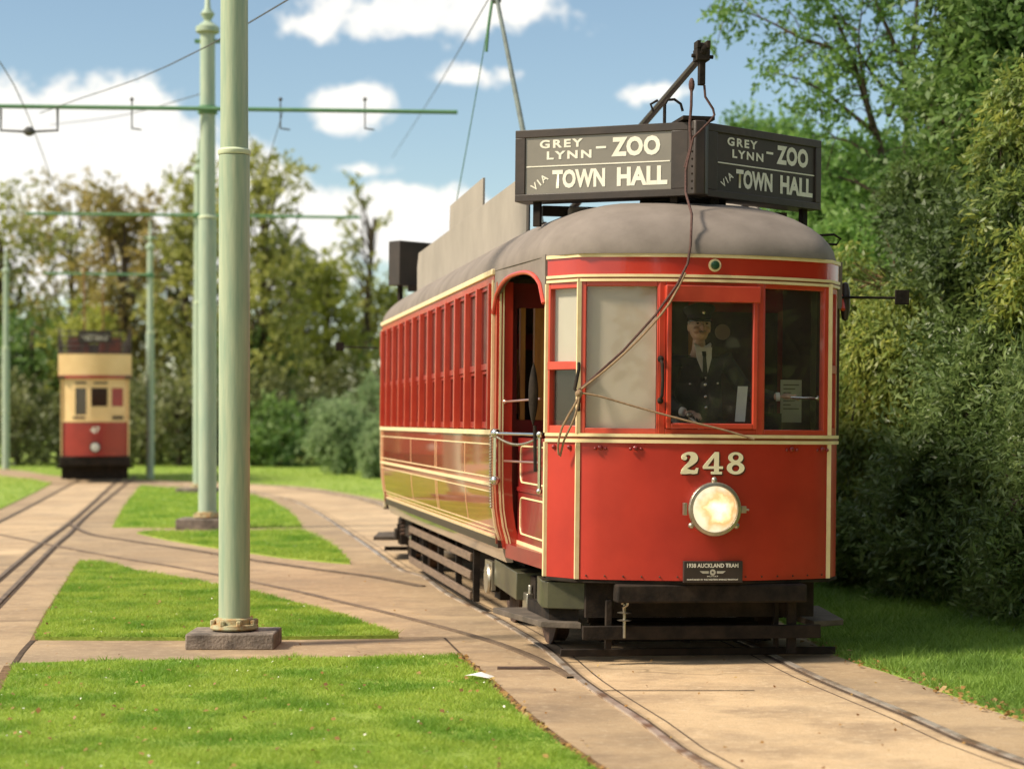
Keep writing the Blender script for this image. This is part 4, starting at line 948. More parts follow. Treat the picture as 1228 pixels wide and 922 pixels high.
# ------------------------------------------------------------------ DRIVER
def driver():
    P=empty('person'); P.parent=None
    base=TR.matrix_basis@Vector((.13,.80,.72)); P.location=base; P.rotation_euler=(0,0,TH); P.scale=(.955,)*3
    tag(P,'tram driver in dark peaked cap and dark silver-buttoned uniform standing behind the centre window','person')
    # local: +x = photo right, -y = facing the viewer, z from the floor
    skin=mat('skin',(.66,.43,.32),(.58,.34,.25),rough=.5,scale=20); cloth=mat('navy_serge',(.020,.018,.020),(.034,.029,.030),rough=.85,scale=12,bump=1.0,bscale=22)
    white=mat('white_cotton',(.78,.76,.72),rough=.8); silver=mat('silver_button',(.85,.83,.8),rough=.2,metal=1)
    def skinmesh(verts,edges,rad,root=0,sub=2):
        me=bpy.data.meshes.new('sk'); me.from_pydata(verts,edges,[]); o=bpy.data.objects.new('sk',me); C.objects.link(o)
        bpy.context.view_layer.objects.active=o
        md=o.modifiers.new('s','SKIN'); md.branch_smoothing=.6
        if not me.skin_vertices: bpy.ops.object.mode_set(mode='OBJECT')
        for i,r in enumerate(rad): me.skin_vertices[0].data[i].radius=(r if isinstance(r,tuple) else (r,r)); me.skin_vertices[0].data[i].use_root=(i==root)
        sd_=o.modifiers.new('u','SUBSURF'); sd_.levels=sub; sd_.render_levels=sub
        bpy.context.view_layer.update()
        out=bpy.data.meshes.new_from_object(o.evaluated_get(bpy.context.evaluated_depsgraph_get())); bpy.data.objects.remove(o); return out
    RH=Vector((-.185,-.33,.985)); LH=Vector((.56,-.20,1.10))
    def fingers(mb,wr,dirv,palm,scale=1,thumb=1):
        d=dirv.normalized(); side=d.cross(Vector((0,0,1))).normalized(); up=Vector((0,0,1))
        for k,(o_,l) in enumerate(((-.030,.078),(-.010,.090),(.010,.085),(.029,.066))):
            b=wr+d*.062+side*o_; mid=b+d*l*.45+up*.004; end=mid+d*l*.25-up*l*.38
            mb.tube([b-d*.03,b,mid,end,end-up*.008-d*.006],[.010,.0100,.009,.0075,.004],8)
        b=wr+d*.02+side*.030*thumb; mb.tube([b-side*.01*thumb,b+side*.018*thumb+d*.015,b+side*.022*thumb+d*.045-up*.012],[.012,.011,.007],8)
        mb.ball(wr+d*.04,.042,12,(1,1,.55))
    # body (head, neck, torso, limbs)
    V_=[(0,0,.93),(0,0,1.10),(0,-.01,1.22),(0,0,1.33),(0,.0,1.47),(0,-.005,1.56),(-.10,0,.88),(-.11,-.02,.48),(-.11,.0,.10),(-.12,-.12,.04),(.10,0,.88),(.11,-.02,.48),(.11,.0,.10),(.12,-.12,.04),
        (-.17,.0,1.35),(-.25,-.02,1.10),(RH.x-.055,RH.y+.10,RH.z+.03),tuple(RH),(.17,0,1.35),(.34,.0,1.14),(LH.x-.09,LH.y+.04,LH.z-.0),tuple(LH)]
    E_=[(0,1),(1,2),(2,3),(3,4),(4,5),(0,6),(6,7),(7,8),(8,9),(0,10),(10,11),(11,12),(12,13),(3,14),(14,15),(15,16),(16,17),(3,18),(18,19),(19,20),(20,21)]
    rad=[(.13,.09),(.13,.09),(.12,.09),(.07,.06),.050,.050,.085,.06,.042,.035,.085,.06,.042,.035,.034,.032,.028,.022,.034,.032,.028,.022]
    mb=MB(); mb.mesh(skinmesh(V_,E_,rad))
    hc=Vector((0,-.015,1.615))
    mb.ball(hc,.10,20,(.76,.92,1.16)); mb.ball(hc+Vector((0,-.022,-.068)),.055,14,(1,1,.85)); mb.ball(hc+Vector((0,-.100,-.020)),.017,10,(.75,1.1,1.6))
    for s in (-1,1):
        mb.ball(hc+Vector((s*.078,.008,-.012)),.024,8,(.4,.8,1.3)); mb.ball(hc+Vector((s*.040,-.070,-.035)),.026,10)
    mb.ball(hc+Vector((0,-.088,-.062)),.014,8,(1.9,.8,.6))
    fingers(mb,RH,Vector((.55,-.65,-.15)),0,thumb=-1); fingers(mb,LH,Vector((.95,-.2,.05)),0,thumb=1)
    o=mb.build('body',skin,P,smooth=180)
    rm=o.modifiers.new('r','REMESH'); rm.mode='VOXEL'; rm.voxel_size=.0055; rm.use_smooth_shade=True
    sm=o.modifiers.new('m','SMOOTH'); sm.iterations=2; sm.factor=.5
    # jacket over torso and arms
    JV=[(0,0,.84),(0,0,1.0),(0,-.005,1.16),(0,-.01,1.30),(0,0,1.40),(-.19,.0,1.365),(-.26,-.02,1.10),(RH.x-.06,RH.y+.11,RH.z+.035),(RH.x-.012,RH.y+.03,RH.z+.008),(.19,0,1.365),(.35,.0,1.14),(LH.x-.11,LH.y+.05,LH.z),(LH.x-.035,LH.y+.012,LH.z)]
    JE=[(0,1),(1,2),(2,3),(3,4),(4,5),(5,6),(6,7),(7,8),(4,9),(9,10),(10,11),(11,12)]
    mb=MB(); mb.mesh(skinmesh(JV,JE,[(.20,.145),(.185,.135),(.185,.14),(.185,.14),(.135,.10),.078,.068,.055,.045,.078,.068,.055,.045]))
    j=mb.build('jacket',cloth,P,smooth=180)
    TV=[(0,0,.92),(-.10,0,.85),(-.11,-.02,.48),(-.11,0,.08),(.10,0,.85),(.11,-.02,.48),(.11,0,.08)]
    mb=MB(); mb.mesh(skinmesh(TV,[(0,1),(1,2),(2,3),(0,4),(4,5),(5,6)],[(.15,.12),.105,.08,.07,.105,.08,.07])); mb.build('trousers',cloth,P,smooth=180)
    mb=MB()
    for s in (-1,1): mb.ball((s*.12,-.07,.045),.05,12,(1,2.5,.8))
    mb.build('shoe',mat('black_leather',(.015,.015,.015),rough=.3),P)
    # front of the chest
    yc=-.150
    def tri(pts,th,name,mt,par):
        me=poly2d([pts],th); m_=MB()
        for v in me.vertices: v.co=Vector((v.co.x,yc-v.co.z-.012+(v.co.y-1.2)*.13,v.co.y))
        m_.mesh(me); return m_.build(name,mt,par,smooth=0)
    sh=tri([(-.062,1.455),(.062,1.455),(.055,1.37),(.008,1.22),(-.05,1.37)],.012,'shirt_front',white,P)
    mb=MB()
    for s in (-1,1): mb.hexa([(s*.012,-.135,1.425),(s*.060,-.115,1.47),(s*.062,-.09,1.49),(s*.012,-.10,1.46),(s*.010,-.150,1.405),(s*.045,-.135,1.40),(s*.065,-.110,1.478),(s*.015,-.125,1.452)])
    mb.build('shirt_collar',white,P,smooth=0)
    mb=MB()
    mb.hexa([(-.012,yc-.014,1.39),(.012,yc-.014,1.39),(.012,yc+.0,1.39),(-.012,yc+.0,1.39),(-.016,yc+.010,1.425),(.016,yc+.010,1.425),(.016,yc+.03,1.425),(-.016,yc+.03,1.425)])
    mb.hexa([(-.016,yc-.022,1.24),(.022,yc-.022,1.24),(.022,yc-.008,1.24),(-.016,yc-.008,1.24),(-.009,yc-.016,1.39),(.009,yc-.016,1.39),(.009,yc+.0,1.39),(-.009,yc+.0,1.39)])
    mb.build('tie',cloth,P,smooth=0)
    mb=MB()
    for x,z in ((.004,1.185),(.006,1.10),(.010,1.02),(-.105,1.19),(.10,1.195)): mb.ball((x,-.158+(.012 if abs(x)>.05 else 0),z),.0125 if abs(x)<.05 else .009,10,(1,.6,1))
    mb.build('button',silver,P)
    mb=MB()
    for p,d in ((RH,Vector((.55,-.65,-.15))),(LH,Vector((.95,-.2,.05)))):
        d=d.normalized(); mb.tube([p-d*.040,p-d*.012],[.033,.031],12)
    mb.build('shirt_cuff',white,P)
    # cap with peak, hair, eyes, glasses, moustache
    mb=MB(); c=Vector((0,-.012,1.655))
    prof=[(.088,.0),(.090,.035),(.112,.060),(.122,.078),(.112,.094),(.07,.102),(.001,.104)]
    vs=[]
    for r_,h_ in prof:
        vs.append([mb.b.verts.new((c.x+r_*math.cos(t)*.97,c.y+r_*math.sin(t)*1.08,c.z+h_+.02*(-math.sin(t))*(h_/.1))) for t in [2*math.pi*k/28 for k in range(28)]])
    for i in range(len(vs)-1):
        for k in range(28): mb.b.faces.new((vs[i][k],vs[i][(k+1)%28],vs[i+1][(k+1)%28],vs[i+1][k]))
    mb.b.faces.new(vs[0][::-1])
    cap=mb.build('cap',cloth,P)
    mb=MB(); N_=12
    ra=[mb.b.verts.new((c.x+.088*math.cos(t),c.y+.09*math.sin(t),c.z+.012)) for t in [math.pi+math.pi*k/N_ for k in range(N_+1)]]
    rb_=[mb.b.verts.new((c.x+.094*math.cos(t),c.y+.095*math.sin(t)-.050*math.sin(math.pi*k/N_),c.z-.012)) for k,t in enumerate([math.pi+math.pi*k/N_ for k in range(N_+1)])]
    for k in range(N_): mb.b.faces.new((ra[k],ra[k+1],rb_[k+1],rb_[k]))
    pk=mb.build('cap_peak',mat('patent_peak',(.012,.012,.012),rough=.2,coat=1),cap); s_=pk.modifiers.new('s','SOLIDIFY'); s_.thickness=.004
    MB().ball((c.x,c.y-.122,c.z+.052),.014,10,(1,.5,1.2)).build('cap_badge',silver,cap)
    mb=MB()
    for s in (-1,1): mb.ball(hc+Vector((s*.073,.005,.030)),.028,8,(.35,1.3,1.0))
    mb.build('hair',mat('grey_hair',(.35,.32,.28),rough=.8),P)
    mb=MB()
    for s in (-1,1): mb.ball(hc+Vector((s*.033,-.083,.012)),.010,8,(1.2,.5,.7))
    mb.build('eye',mat('eye_dark',(.03,.02,.015),rough=.2),P)
    mb=MB()
    for s in (-1,1):
        mb.tube([hc+Vector((s*.033+.024*math.cos(t),-.100,.008+.018*math.sin(t))) for t in [2*math.pi*k/14 for k in range(15)]],.0020,5)
        mb.tube([hc+Vector((s*.057,-.098,.012)),hc+Vector((s*.078,-.0,.012))],.0018,5)
    mb.tube([hc+Vector((-.010,-.103,.012)),hc+Vector((.010,-.103,.012))],.002,5); mb.build('glasses',M['nickel'],P)
    MB().ball(hc+Vector((0,-.098,-.048)),.014,10,(2.2,.6,.55)).build('moustache',mat('grey_moustache',(.26,.20,.15),rough=.9),P)
driver()

# ------------------------------------------------------------------ DISTANT DOUBLE-DECK TRAM
def far_tram():
    x,y=G(114,579.5); T=empty('tram',(x,y,0),R(12.4)); tag(T,'cream and red open-top double-deck tram in the distance on the left','tram')
    cr=mat('cream_paint',(.80,.56,.27),(.74,.50,.23),rough=.45,coat=.3,scale=3); rd=mat('tram_maroon',(.34,.025,.018),(.28,.02,.016),rough=.4,coat=.4,scale=3)
    dk=M['brown_black']; gd=mat('dark_window',(.03,.015,.012),rough=.1,coat=1); Lh=9.0
    def fb(a): return .25*(a/.85)**2
    F=[(a,fb(a)) for a in (-.85,-.6,-.3,0,.3,.6,.85)]
    def ends(xf):
        MB().wall(F,.70,1.58,.03).build('dash_panel',rd,T,xf=xf)
        MB().wall(F,1.58,1.63,.05,.015).build('cream_moulding',cr,T,xf=xf)
        mb=MB(); 
        cuts=[-.85,-.60,-.50,-.22,-.10,.32,.42,.72,.85]
        for i in range(0,len(cuts)-1):
            a0,a1=cuts[i],cuts[i+1]; q=[(a0,fb(a0)),(a1,fb(a1))]
            if i in (0,2,4,6) and i!=0:
                mb.wall(q,1.63,1.76 if i!=4 else 1.98,.04); mb.wall(q,2.46,2.70,.04)
                if i==6: mb.wall(q,1.63,1.98,.04)
            else: mb.wall(q,1.63,2.70,.045)
        mb.build('window_frame',cr,T,xf=xf)
        for i in (2,4,6):
            q=[(cuts[i],fb(cuts[i])),(cuts[i+1],fb(cuts[i+1]))]; MB().wall(q,1.76,2.48,.01,-.02).build('window_pane',gd if i!=6 else rd,T,xf=xf)
        mb=MB(); mb.wall([(-.50,fb(.5)),(-.22,fb(.22))],2.56,2.61,.02,.012); mb.wall([(-.10,0.02),(.32,fb(.32))],2.56,2.61,.02,.014); mb.wall([(-.55,fb(.55)),(-.25,fb(.25))],1.66,1.72,.02,.012); mb.wall([(.45,fb(.45)),(.72,fb(.72))],1.66,1.72,.02,.012); mb.build('vent_slot',dk,T,xf=xf)
        MB().wall([(a*1.08,b-.05) for a,b in F],2.70,2.78,.06,.02).build('canopy_band',rd,T,xf=xf)
        MB().wall([(a*1.08,b-.05) for a,b in F],2.78,3.33,.03).build('upper_dash',cr,T,xf=xf)
        h=MB().lathe([(.10,0),(.13,-.03),(.14,-.08),(.12,-.10)],(0,0,.93),'y',24).build('headlight',M['black'],T,xf=xf)
        MB().lathe([(.001,-.115),(.08,-.112),(.11,-.10)],(0,0,.93),'y',24).build('lamp_lens',mat('far_lamp',(.35,.33,.28),rough=.2,emit=(1,.9,.7),estr=.12),h,xf=xf)
        mb=MB(); put_text(mb,'47',(-.12,-.016,1.30),(1,0,0),(0,0,1),0,.24,0,.16,bold=.03); mb.build('fleet_number',M['letters'],T,smooth=0,xf=xf)
        MB().box(-.9,.9,.1,.5,.45,.68).build('buffer_beam',M['black'],T,bevel=.03,xf=xf)
        MB().box(-.85,.85,.55,.62,.10,.46).box(-.98,-.75,.3,.9,.38,.44).box(.75,.98,.3,.9,.38,.44).build('life_guard',M['black'],T,xf=xf)
        # upper deck railing and destination box
        mb=MB()
        for k in range(5):
            mb.tube([(a*1.06,b-.04,3.40+k*.13) for a,b in F],.014,6)
        for a,b in F: mb.tube([(a*1.06,b-.04,3.33),(a*1.06,b-.04,3.98)],.016,6)
        mb.build('deck_railing',dk,T,xf=xf)
        bx=MB().box(-.42,.42,.06,.30,3.62,3.92).build('destination_box',dk,T,xf=xf)
        mb=MB(); put_text(mb,'WESTERN SP',(-.36,.058,3.68),(1,0,0),(0,0,1),0,.72,0,.15,bold=.02); mb.build('blind_lettering',M['letters'],bx,smooth=0,xf=xf)
    for xf in (None,Matrix.Translation((0,Lh,0))@Matrix.Rotation(math.pi,4,'Z')): ends(xf)
    for s in (-1,1):
        lo=lambda a,b:(min(a,b),max(a,b))
        MB().box(*lo(s*.82,s*.86),1.5,Lh-1.5,.70,1.58).build('side_panel',rd,T)
        mb=MB()
        for k in range(9): yy=.25+(Lh-.5)*k/8; mb.box(*lo(s*.83,s*.87),yy-.05,yy+.05,1.58 if 1<k<7 else .7,2.72)
        mb.build('side_pillar',cr,T); MB().box(*lo(s*.90,s*.93),.2,Lh-.2,2.72,3.33).build('upper_side',cr,T)
        MB().box(*lo(s*.82,s*.83),1.6,Lh-1.6,1.62,2.70).build('side_window',gd,T)
        mb=MB()
        for k in range(5): mb.tube([(s*.92,.2,3.40+k*.13),(s*.92,Lh-.2,3.40+k*.13)],.014,6)
        for k in range(14): yy=.3+(Lh-.6)*k/13; mb.tube([(s*.92,yy,3.33),(s*.92,yy,3.98)],.014,6)
        mb.build('deck_railing',dk,T)
    MB().box(-.84,.84,.3,Lh-.3,.64,.70).box(-.92,.92,.1,Lh-.1,2.70,2.76).build('floor',dk,T)
    MB().box(-.8,.8,3,3.05,.7,2.7).build('bulkhead',M['dark_red'],T)
    mb=MB()
    for k in range(6): mb.box(-.7,-.15,1.2+k*1.1,1.6+k*1.1,3.1,3.8); mb.box(.15,.7,1.2+k*1.1,1.6+k*1.1,3.1,3.8)
    mb.build('deck_seat',mat('seat_rust',(.20,.05,.03),(.05,.03,.03),scale=4),T)
    for s in (-1,1):
        for yy in (3.3,5.7): MB().lathe([(.05,-.05),(.38,-.05),(.38,.05),(.05,.05)],(s*.68,yy,.38),'x',20).build('wheel',M['black'],T)
    MB().box(-.75,.75,2.6,6.4,.3,.62).build('truck_frame',M['black'],T)
    mb=MB(); mb.tube([(-.25,4.2,3.9),(-.28,.9,5.6)],.025); mb.build('trolley_pole',mat('trolley_tan',(.35,.17,.1),rough=.5),T)
    mb=MB(); mb.tube([(.25,4.8,3.9),(.22,1.2,5.2)],.022); mb.build('trolley_pole',mat('trolley_tan2',(.35,.2,.12),rough=.5),T)
far_tram()

# ------------------------------------------------------------------ OVERHEAD LINE POLES
def tpole(x,y,r0,r1,hh,label,collar=3.5,plinth=(.30,.30,.12),m=None,arms=(),top=True,flange=True):
    m=m or M['pole']; g='green overhead line poles'
    P=empty('overhead_line_pole',(x,y,0)); tag(P,label,'pole',g)
    if plinth:
        a,b,hz=plinth; MB().box(-a,a,-b,b,0,hz).build('concrete_footing',M['concrete'],P,bevel=.012)
    z0=plinth[2] if plinth else .0
    MB().lathe([(r0,z0+.02),(r0*.985,collar)],(0,0,0),'z',32).build('lower_shaft',m,P)
    MB().lathe([(r0*1.0,collar+.004),(r0*1.05,collar+.012),(r0*1.05,collar+.035),(r1*1.0,collar+.05)],(0,0,0),'z',32).build('collar',mat('pale_collar',(.55,.62,.42),rough=.6),P)
    MB().lathe([(r1,collar+.05),(r1*.93,hh)],(0,0,0),'z',32).build('upper_shaft',m,P)
    if flange:
        mb=MB().lathe([(r0*1.50,z0+.012),(r0*1.55,z0+.022),(r0*1.50,z0+.045),(r0*1.22,z0+.050),(r0*1.20,z0+.085),(r0*1.02,z0+.095)],(0,0,0),'z',28)
        for k in range(8):
            t=R(45*k+20); mb.lathe([(.020,z0+.045),(.020,z0+.075),(.012,z0+.08)],(r0*1.38*math.cos(t),r0*1.38*math.sin(t),0),'z',6)
        mb.build('base_flange',M['flange'],P)
    if top:
        MB().lathe([(r1*1.0,hh),(r1*1.5,hh+.03),(r1*1.5,hh+.10),(r1*.8,hh+.16),(r1*.4,hh+.2),(r1*.9,hh+.30),(r1*.4,hh+.38),(.02,hh+.75),(.004,hh+.8)],(0,0,0),'z',20).build('finial',m,P)
    for (xl,xr,za,hangs) in arms:
        A=MB().tube([(xl,-r1-.02,za+.04),(0,-r1-.03,za),(xr,-r1-.02,za-.05)],.032,8).build('bracket_arm',M['arm'],P)
        MB().lathe([(r1+.015,za-.06),(r1+.03,za-.05),(r1+.03,za+.05),(r1+.015,za+.06)],(0,0,0),'z',20).box(-r1-.07,r1+.07,-.04,.04,za+1.0,za+1.05).build('arm_clamp',M['arm'],P)
        for hx,w in hangs:
            mb=MB()
            if w: mb.tube([(hx-w,-r1-.02,za),(hx-w,-r1-.02,za-.32),(hx,-r1-.02,za-.34),(hx+w,-r1-.02,za-.32),(hx+w,-r1-.02,za)],.020,6); mb.lathe([(.03,za-.40),(.09,za-.36),(.09,za-.32),(.04,za-.27)],(hx,-r1-.02,0),'z',10)
            else: mb.tube([(hx,-r1-.02,za+.16),(hx,-r1-.02,za-.30)],.011,6); mb.ball((hx,-r1-.02,za+.14),.03,8); mb.tube([(hx,-r1-.02,za-.29),(hx+.14,-r1-.02,za-.31)],.012,6)
            mb.build('wire_hanger',M['wire'],A)
    return P
x,y=G(281,775); tpole(x,y,.111,.099,7.9,'thick green overhead line pole nearest the viewer on a mossy concrete block',collar=1.6+(505-187)/2350*y,plinth=(.31,.24,.115),arms=[(-3.1,2.7,6.2,[(-2.3,.4),(1.6,0)])])
x2,y2=G(249,634)
tpole(x2,y2,.137,.118,7.35,'second green pole just left of the nearest one, carrying the long crossarm',collar=4.6,plinth=(.42,.35,.16),m=M['pole_far'],arms=[(-3.15,3.72,6.22,[(-2.62,.42),(-1.1,0),(1.1,0),(2.35,0)])])
x3,y3=G(238,591.5)
tpole(x3,y3,.12,.10,7.1,'third green pole partly hidden behind the second one',collar=4.2,plinth=(.45,.4,.12),m=M['pole_far'],arms=[(-3.8,3.6,6.15,[(-2.6,0),(-1.0,0),(2.2,0)])])
x4,y4=G(180,575)
tpole(x4,y4,.11,.085,6.3,'slim green pole standing just right of the distant double-deck tram',collar=4.0,plinth=None,flange=False,m=M['pole_far'],arms=[(-2.9,-.0,5.6,[])])
x5,y5=G(7,563)
tpole(x5,y5,.12,.09,6.5,'slim green pole at the far left edge of the photo',collar=4.0,plinth=None,flange=False,m=M['pole_far'])
x6=-11.2; tpole(x6-3.6,62,.09,.07,6.0,'faint green pole with a short crossarm behind the distant tram',collar=4.0,plinth=None,flange=False,m=M['pole_far'],top=False,arms=[(2.0,4.4,6.2-.02,[(3.0,0)])]) if False else None
# overhead wires
def wire(pts,r,label,m='wire',s=.05):
    mb=MB(); 
    if len(pts)>2: mb.tube(spline([Vector(p) for p in pts],2.0),r*.62,5)
    else: mb.tube(sag(pts[0],pts[1],s,10),r*.62,5)
    tag(mb.build('overhead_wire',M[m]),label,'wire','overhead tram wires')
a1=(x2-2.62,y2-.14,5.86)
wire([W(352,-4,16),W(250,55,19),W(165,95,24),W(100,117,27),W(48,136,y2)],.011,'thin dark wire from the top of the photo to the crossarm left of the poles')
wire([W(-30,30,20),W(30,130,y2),W(75,256,y3),W(95,330,60)],.012,'thin wire entering at the upper left edge and dropping to the far crossarm')
wire([tuple(TIP),W(520,112,34),W(470,190,60)],.011,'thin wire running left from the raised trolley pole tip')
wire([(2.6,2.0,6.6),tuple(TIP)],.011,'thin wire passing above the red tram to its raised trolley pole')
wire([W(250,110,y2),W(150,138,36),W(60,150,y3)],.012,'faint wire sloping left from the second green pole')
wire([W(340,132,y2),W(300,255,y3)],.010,'faint wire right of the nearest green pole')

# ------------------------------------------------------------------ VEGETATION
rs=np.random.RandomState(5)
def crown_clumps(cx,cy,cz,rx,ry,rz_,n,r,rs,gap=.0,shell=.55):
    out=[]
    for _ in range(n):
        d=rs.normal(size=3); d/=np.linalg.norm(d); q=rs.uniform(shell,1.0)
        if rs.rand()<gap: continue
        out.append((cx+d[0]*rx*q,cy+d[1]*ry*q,cz+d[2]*rz_*q,r*rs.uniform(.55,1.25)))
    return out
def tree(name,x,y,trunk_h,trunk_r,clumps,nleaf,size,lm,label,cat='tree',group=None,aspect=.5,droop=0,limbs=True,lean=(0,0),tseg=7,bark=None,shell=(.35,1.1),tl=(2.2,4.5)):
    T=empty(name,(x,y,0)); tag(T,label,cat,group)
    v=clump_leaves(rs,[(c[0]-x,c[1]-y,c[2],c[3]) for c in clumps],nleaf,size,aspect,shell=shell,droop=droop,tl=tl)
    np_mesh('crown',v,None,lm,T)
    mb=MB(); top=Vector((lean[0],lean[1],trunk_h))
    mb.tube([(0,0,-.1),(lean[0]*.3+.04,lean[1]*.3,trunk_h*.35),(lean[0]*.6-.04,lean[1]*.6,trunk_h*.7),tuple(top)],[trunk_r*1.25,trunk_r,trunk_r*.8,trunk_r*.5],tseg)
    if limbs:
        for c in clumps[:60]:
            p=Vector((c[0]-x,c[1]-y,c[2])); f=rs.uniform(.35,.95); s=top*f; 
            if p.z<s.z-.5: s=top*max(.1,(p.z/trunk_h)*.6)
            mid=s.lerp(p,.5)+Vector((rs.normal()*.15,rs.normal()*.15,.1*trunk_h*.2))
            mb.tube([s,mid,p],[trunk_r*.38,trunk_r*.22,trunk_r*.07],5)
    mb.build('trunk',bark or M['bark'],T)
    return T
LM={
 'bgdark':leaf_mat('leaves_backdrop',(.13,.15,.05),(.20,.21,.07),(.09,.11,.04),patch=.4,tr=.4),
 'olive':leaf_mat('leaves_olive',(.31,.32,.08),(.42,.41,.11),(.23,.25,.065),patch=.4,tr=.45),
 'rustleaf':leaf_mat('leaves_russet',(.36,.26,.09),(.42,.34,.11),(.27,.24,.07),patch=.5,tr=.45),
 'green':leaf_mat('leaves_green',(.10,.19,.04),(.19,.28,.07),(.075,.14,.035),patch=.6,tr=.4),
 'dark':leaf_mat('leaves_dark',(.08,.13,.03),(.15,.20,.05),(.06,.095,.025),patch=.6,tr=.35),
 'yellow':leaf_mat('leaves_yellow',(.36,.36,.06),(.18,.26,.055),(.13,.19,.05),patch=1.6,rough=.45,tr=.4),
 'shrub':leaf_mat('leaves_shrub',(.12,.19,.05),(.26,.33,.11),(.085,.135,.035),patch=1.4,rough=.38),
 'brightgreen':leaf_mat('leaves_bright',(.13,.25,.05),(.22,.34,.08),(.10,.20,.04),patch=.7,tr=.45),
 'willow':leaf_mat('leaves_willow',(.25,.34,.16),(.32,.41,.20),(.18,.26,.11),patch=.8,tr=.45),
 'limeleaf':leaf_mat('leaves_lime',(.30,.33,.05),(.38,.38,.08),(.20,.23,.04),patch=.5,tr=.45),
}
# background park trees beyond the lawn
bgt=[ # px centre, base distance, top px y, half width px, kind, leaf density, label
 (15,84,232,62,'olive','tall olive green tree at the far left edge behind the pole'),
 (92,92,238,62,'rustleaf','broad russet tree above the distant double-deck tram'),
 (150,80,222,42,'rustleaf','narrow russet tree with a round tuft of leaves at its top'),
 (208,88,275,42,'bgdark','sparse dark tree between the distant tram and the second pole'),
 (245,78,205,48,'olive','tall thin crowned tree rising behind the second green pole'),
 (318,74,196,60,'olive','tall flat layered tree just right of the nearest green pole'),
 (352,86,290,40,'bgdark','dark bushy tree behind the lawn right of the nearest pole'),
 (392,80,305,40,'limeleaf','yellow-green small tree left of the red tram'),
 (432,90,215,20,'olive','slender bare-topped tree just left of the red tram roof'),
 (465,92,330,45,'limeleaf','pale green tree peeping out behind the tail of the red tram'),
 (40,76,370,58,'green','low spreading green tree behind the left pole'),
 (112,76,375,55,'limeleaf','low yellow-green tree directly behind the distant tram'),
 (300,74,400,50,'green','low green tree filling the gap beside the nearest pole'),
 (545,96,400,60,'green','green tree hidden mostly behind the red tram saloon'),
 (-70,86,215,70,'green','big green tree beyond the left edge of the photo'),
]
for (px,Y,ty,hw,kind,lab) in bgt:
    cx=(px-CX)/FPX*Y; ht=H+(HOR-ty)/FPX*Y; w=hw/FPX*Y
    airy=kind in('olive','bgdark','rustleaf') and ht>8
    cl=[]
    if airy:
        nl=13
        for k in range(nl):
            z=ht*(.36+.60*k/(nl-1)); rr=w*(1.45-.75*abs(k/(nl-1)-.45)*1.4)
            for j in range(3):
                t=rs.uniform(0,6.28); q=rr*rs.uniform(.25,1.0); cl.append((cx+q*math.cos(t),Y+q*math.sin(t)*.8,z+rs.normal()*.35,rs.uniform(.45,.95)*w*.50))
        n=6500
    else:
        cl=crown_clumps(cx,Y,ht*.58,w,w,ht*.42,34,w*.42,rs); n=5200
    if hw==20: n=1200
    tree('park_tree',cx,Y,ht*.86,.17 if airy else .14,cl,n,.26,LM[kind],lab,group='park trees beyond the lawn',lean=(rs.normal()*.4,0),shell=(.1,1.15),tl=(1.0,2.4))
# dark understorey behind the lawn
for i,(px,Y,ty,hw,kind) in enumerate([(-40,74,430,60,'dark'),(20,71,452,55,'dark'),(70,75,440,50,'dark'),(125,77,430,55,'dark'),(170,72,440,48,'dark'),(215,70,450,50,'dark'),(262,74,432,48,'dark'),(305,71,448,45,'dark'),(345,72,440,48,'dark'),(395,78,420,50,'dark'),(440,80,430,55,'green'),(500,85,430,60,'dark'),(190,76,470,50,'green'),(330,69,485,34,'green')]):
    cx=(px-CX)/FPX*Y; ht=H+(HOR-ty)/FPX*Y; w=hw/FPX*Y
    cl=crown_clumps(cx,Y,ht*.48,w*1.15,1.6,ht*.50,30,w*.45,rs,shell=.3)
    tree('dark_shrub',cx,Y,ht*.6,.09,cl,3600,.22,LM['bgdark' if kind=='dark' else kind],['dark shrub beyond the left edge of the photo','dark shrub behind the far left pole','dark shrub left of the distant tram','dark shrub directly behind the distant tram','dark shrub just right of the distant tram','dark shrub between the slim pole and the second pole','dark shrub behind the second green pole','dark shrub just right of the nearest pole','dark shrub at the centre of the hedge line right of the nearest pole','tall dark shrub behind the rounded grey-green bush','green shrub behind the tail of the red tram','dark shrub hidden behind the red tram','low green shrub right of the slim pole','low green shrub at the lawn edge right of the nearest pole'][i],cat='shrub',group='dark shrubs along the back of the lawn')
# rounded grey-green bushes by the tail of the tram
for i,(px,by,Y,ty,hw,lab) in enumerate([(408,568,59,466,44,'rounded grey-green bush on the lawn left of the red tram tail'),(447,560,66,432,40,'taller grey-green bush behind the rounded one'),(452,575,55,500,22,'small grey-green bush touching the red tram tail'),(490,565,62,425,45,'grey-green bush mostly hidden behind the red tram')]):
    cx=(px-CX)/FPX*Y; ht=H+(HOR-ty)/FPX*Y; w=hw/FPX*Y
    cl=crown_clumps(cx,Y,ht*.42,w*.85,w*.8,ht*.44,90,w*.26,rs,shell=.6)
    tree('rounded_bush',cx,Y,ht*.5,.07,cl,15000,.12,LM['willow'],lab,cat='bush',group='rounded grey-green bushes',droop=.4,aspect=.35,tl=(.8,2.0))

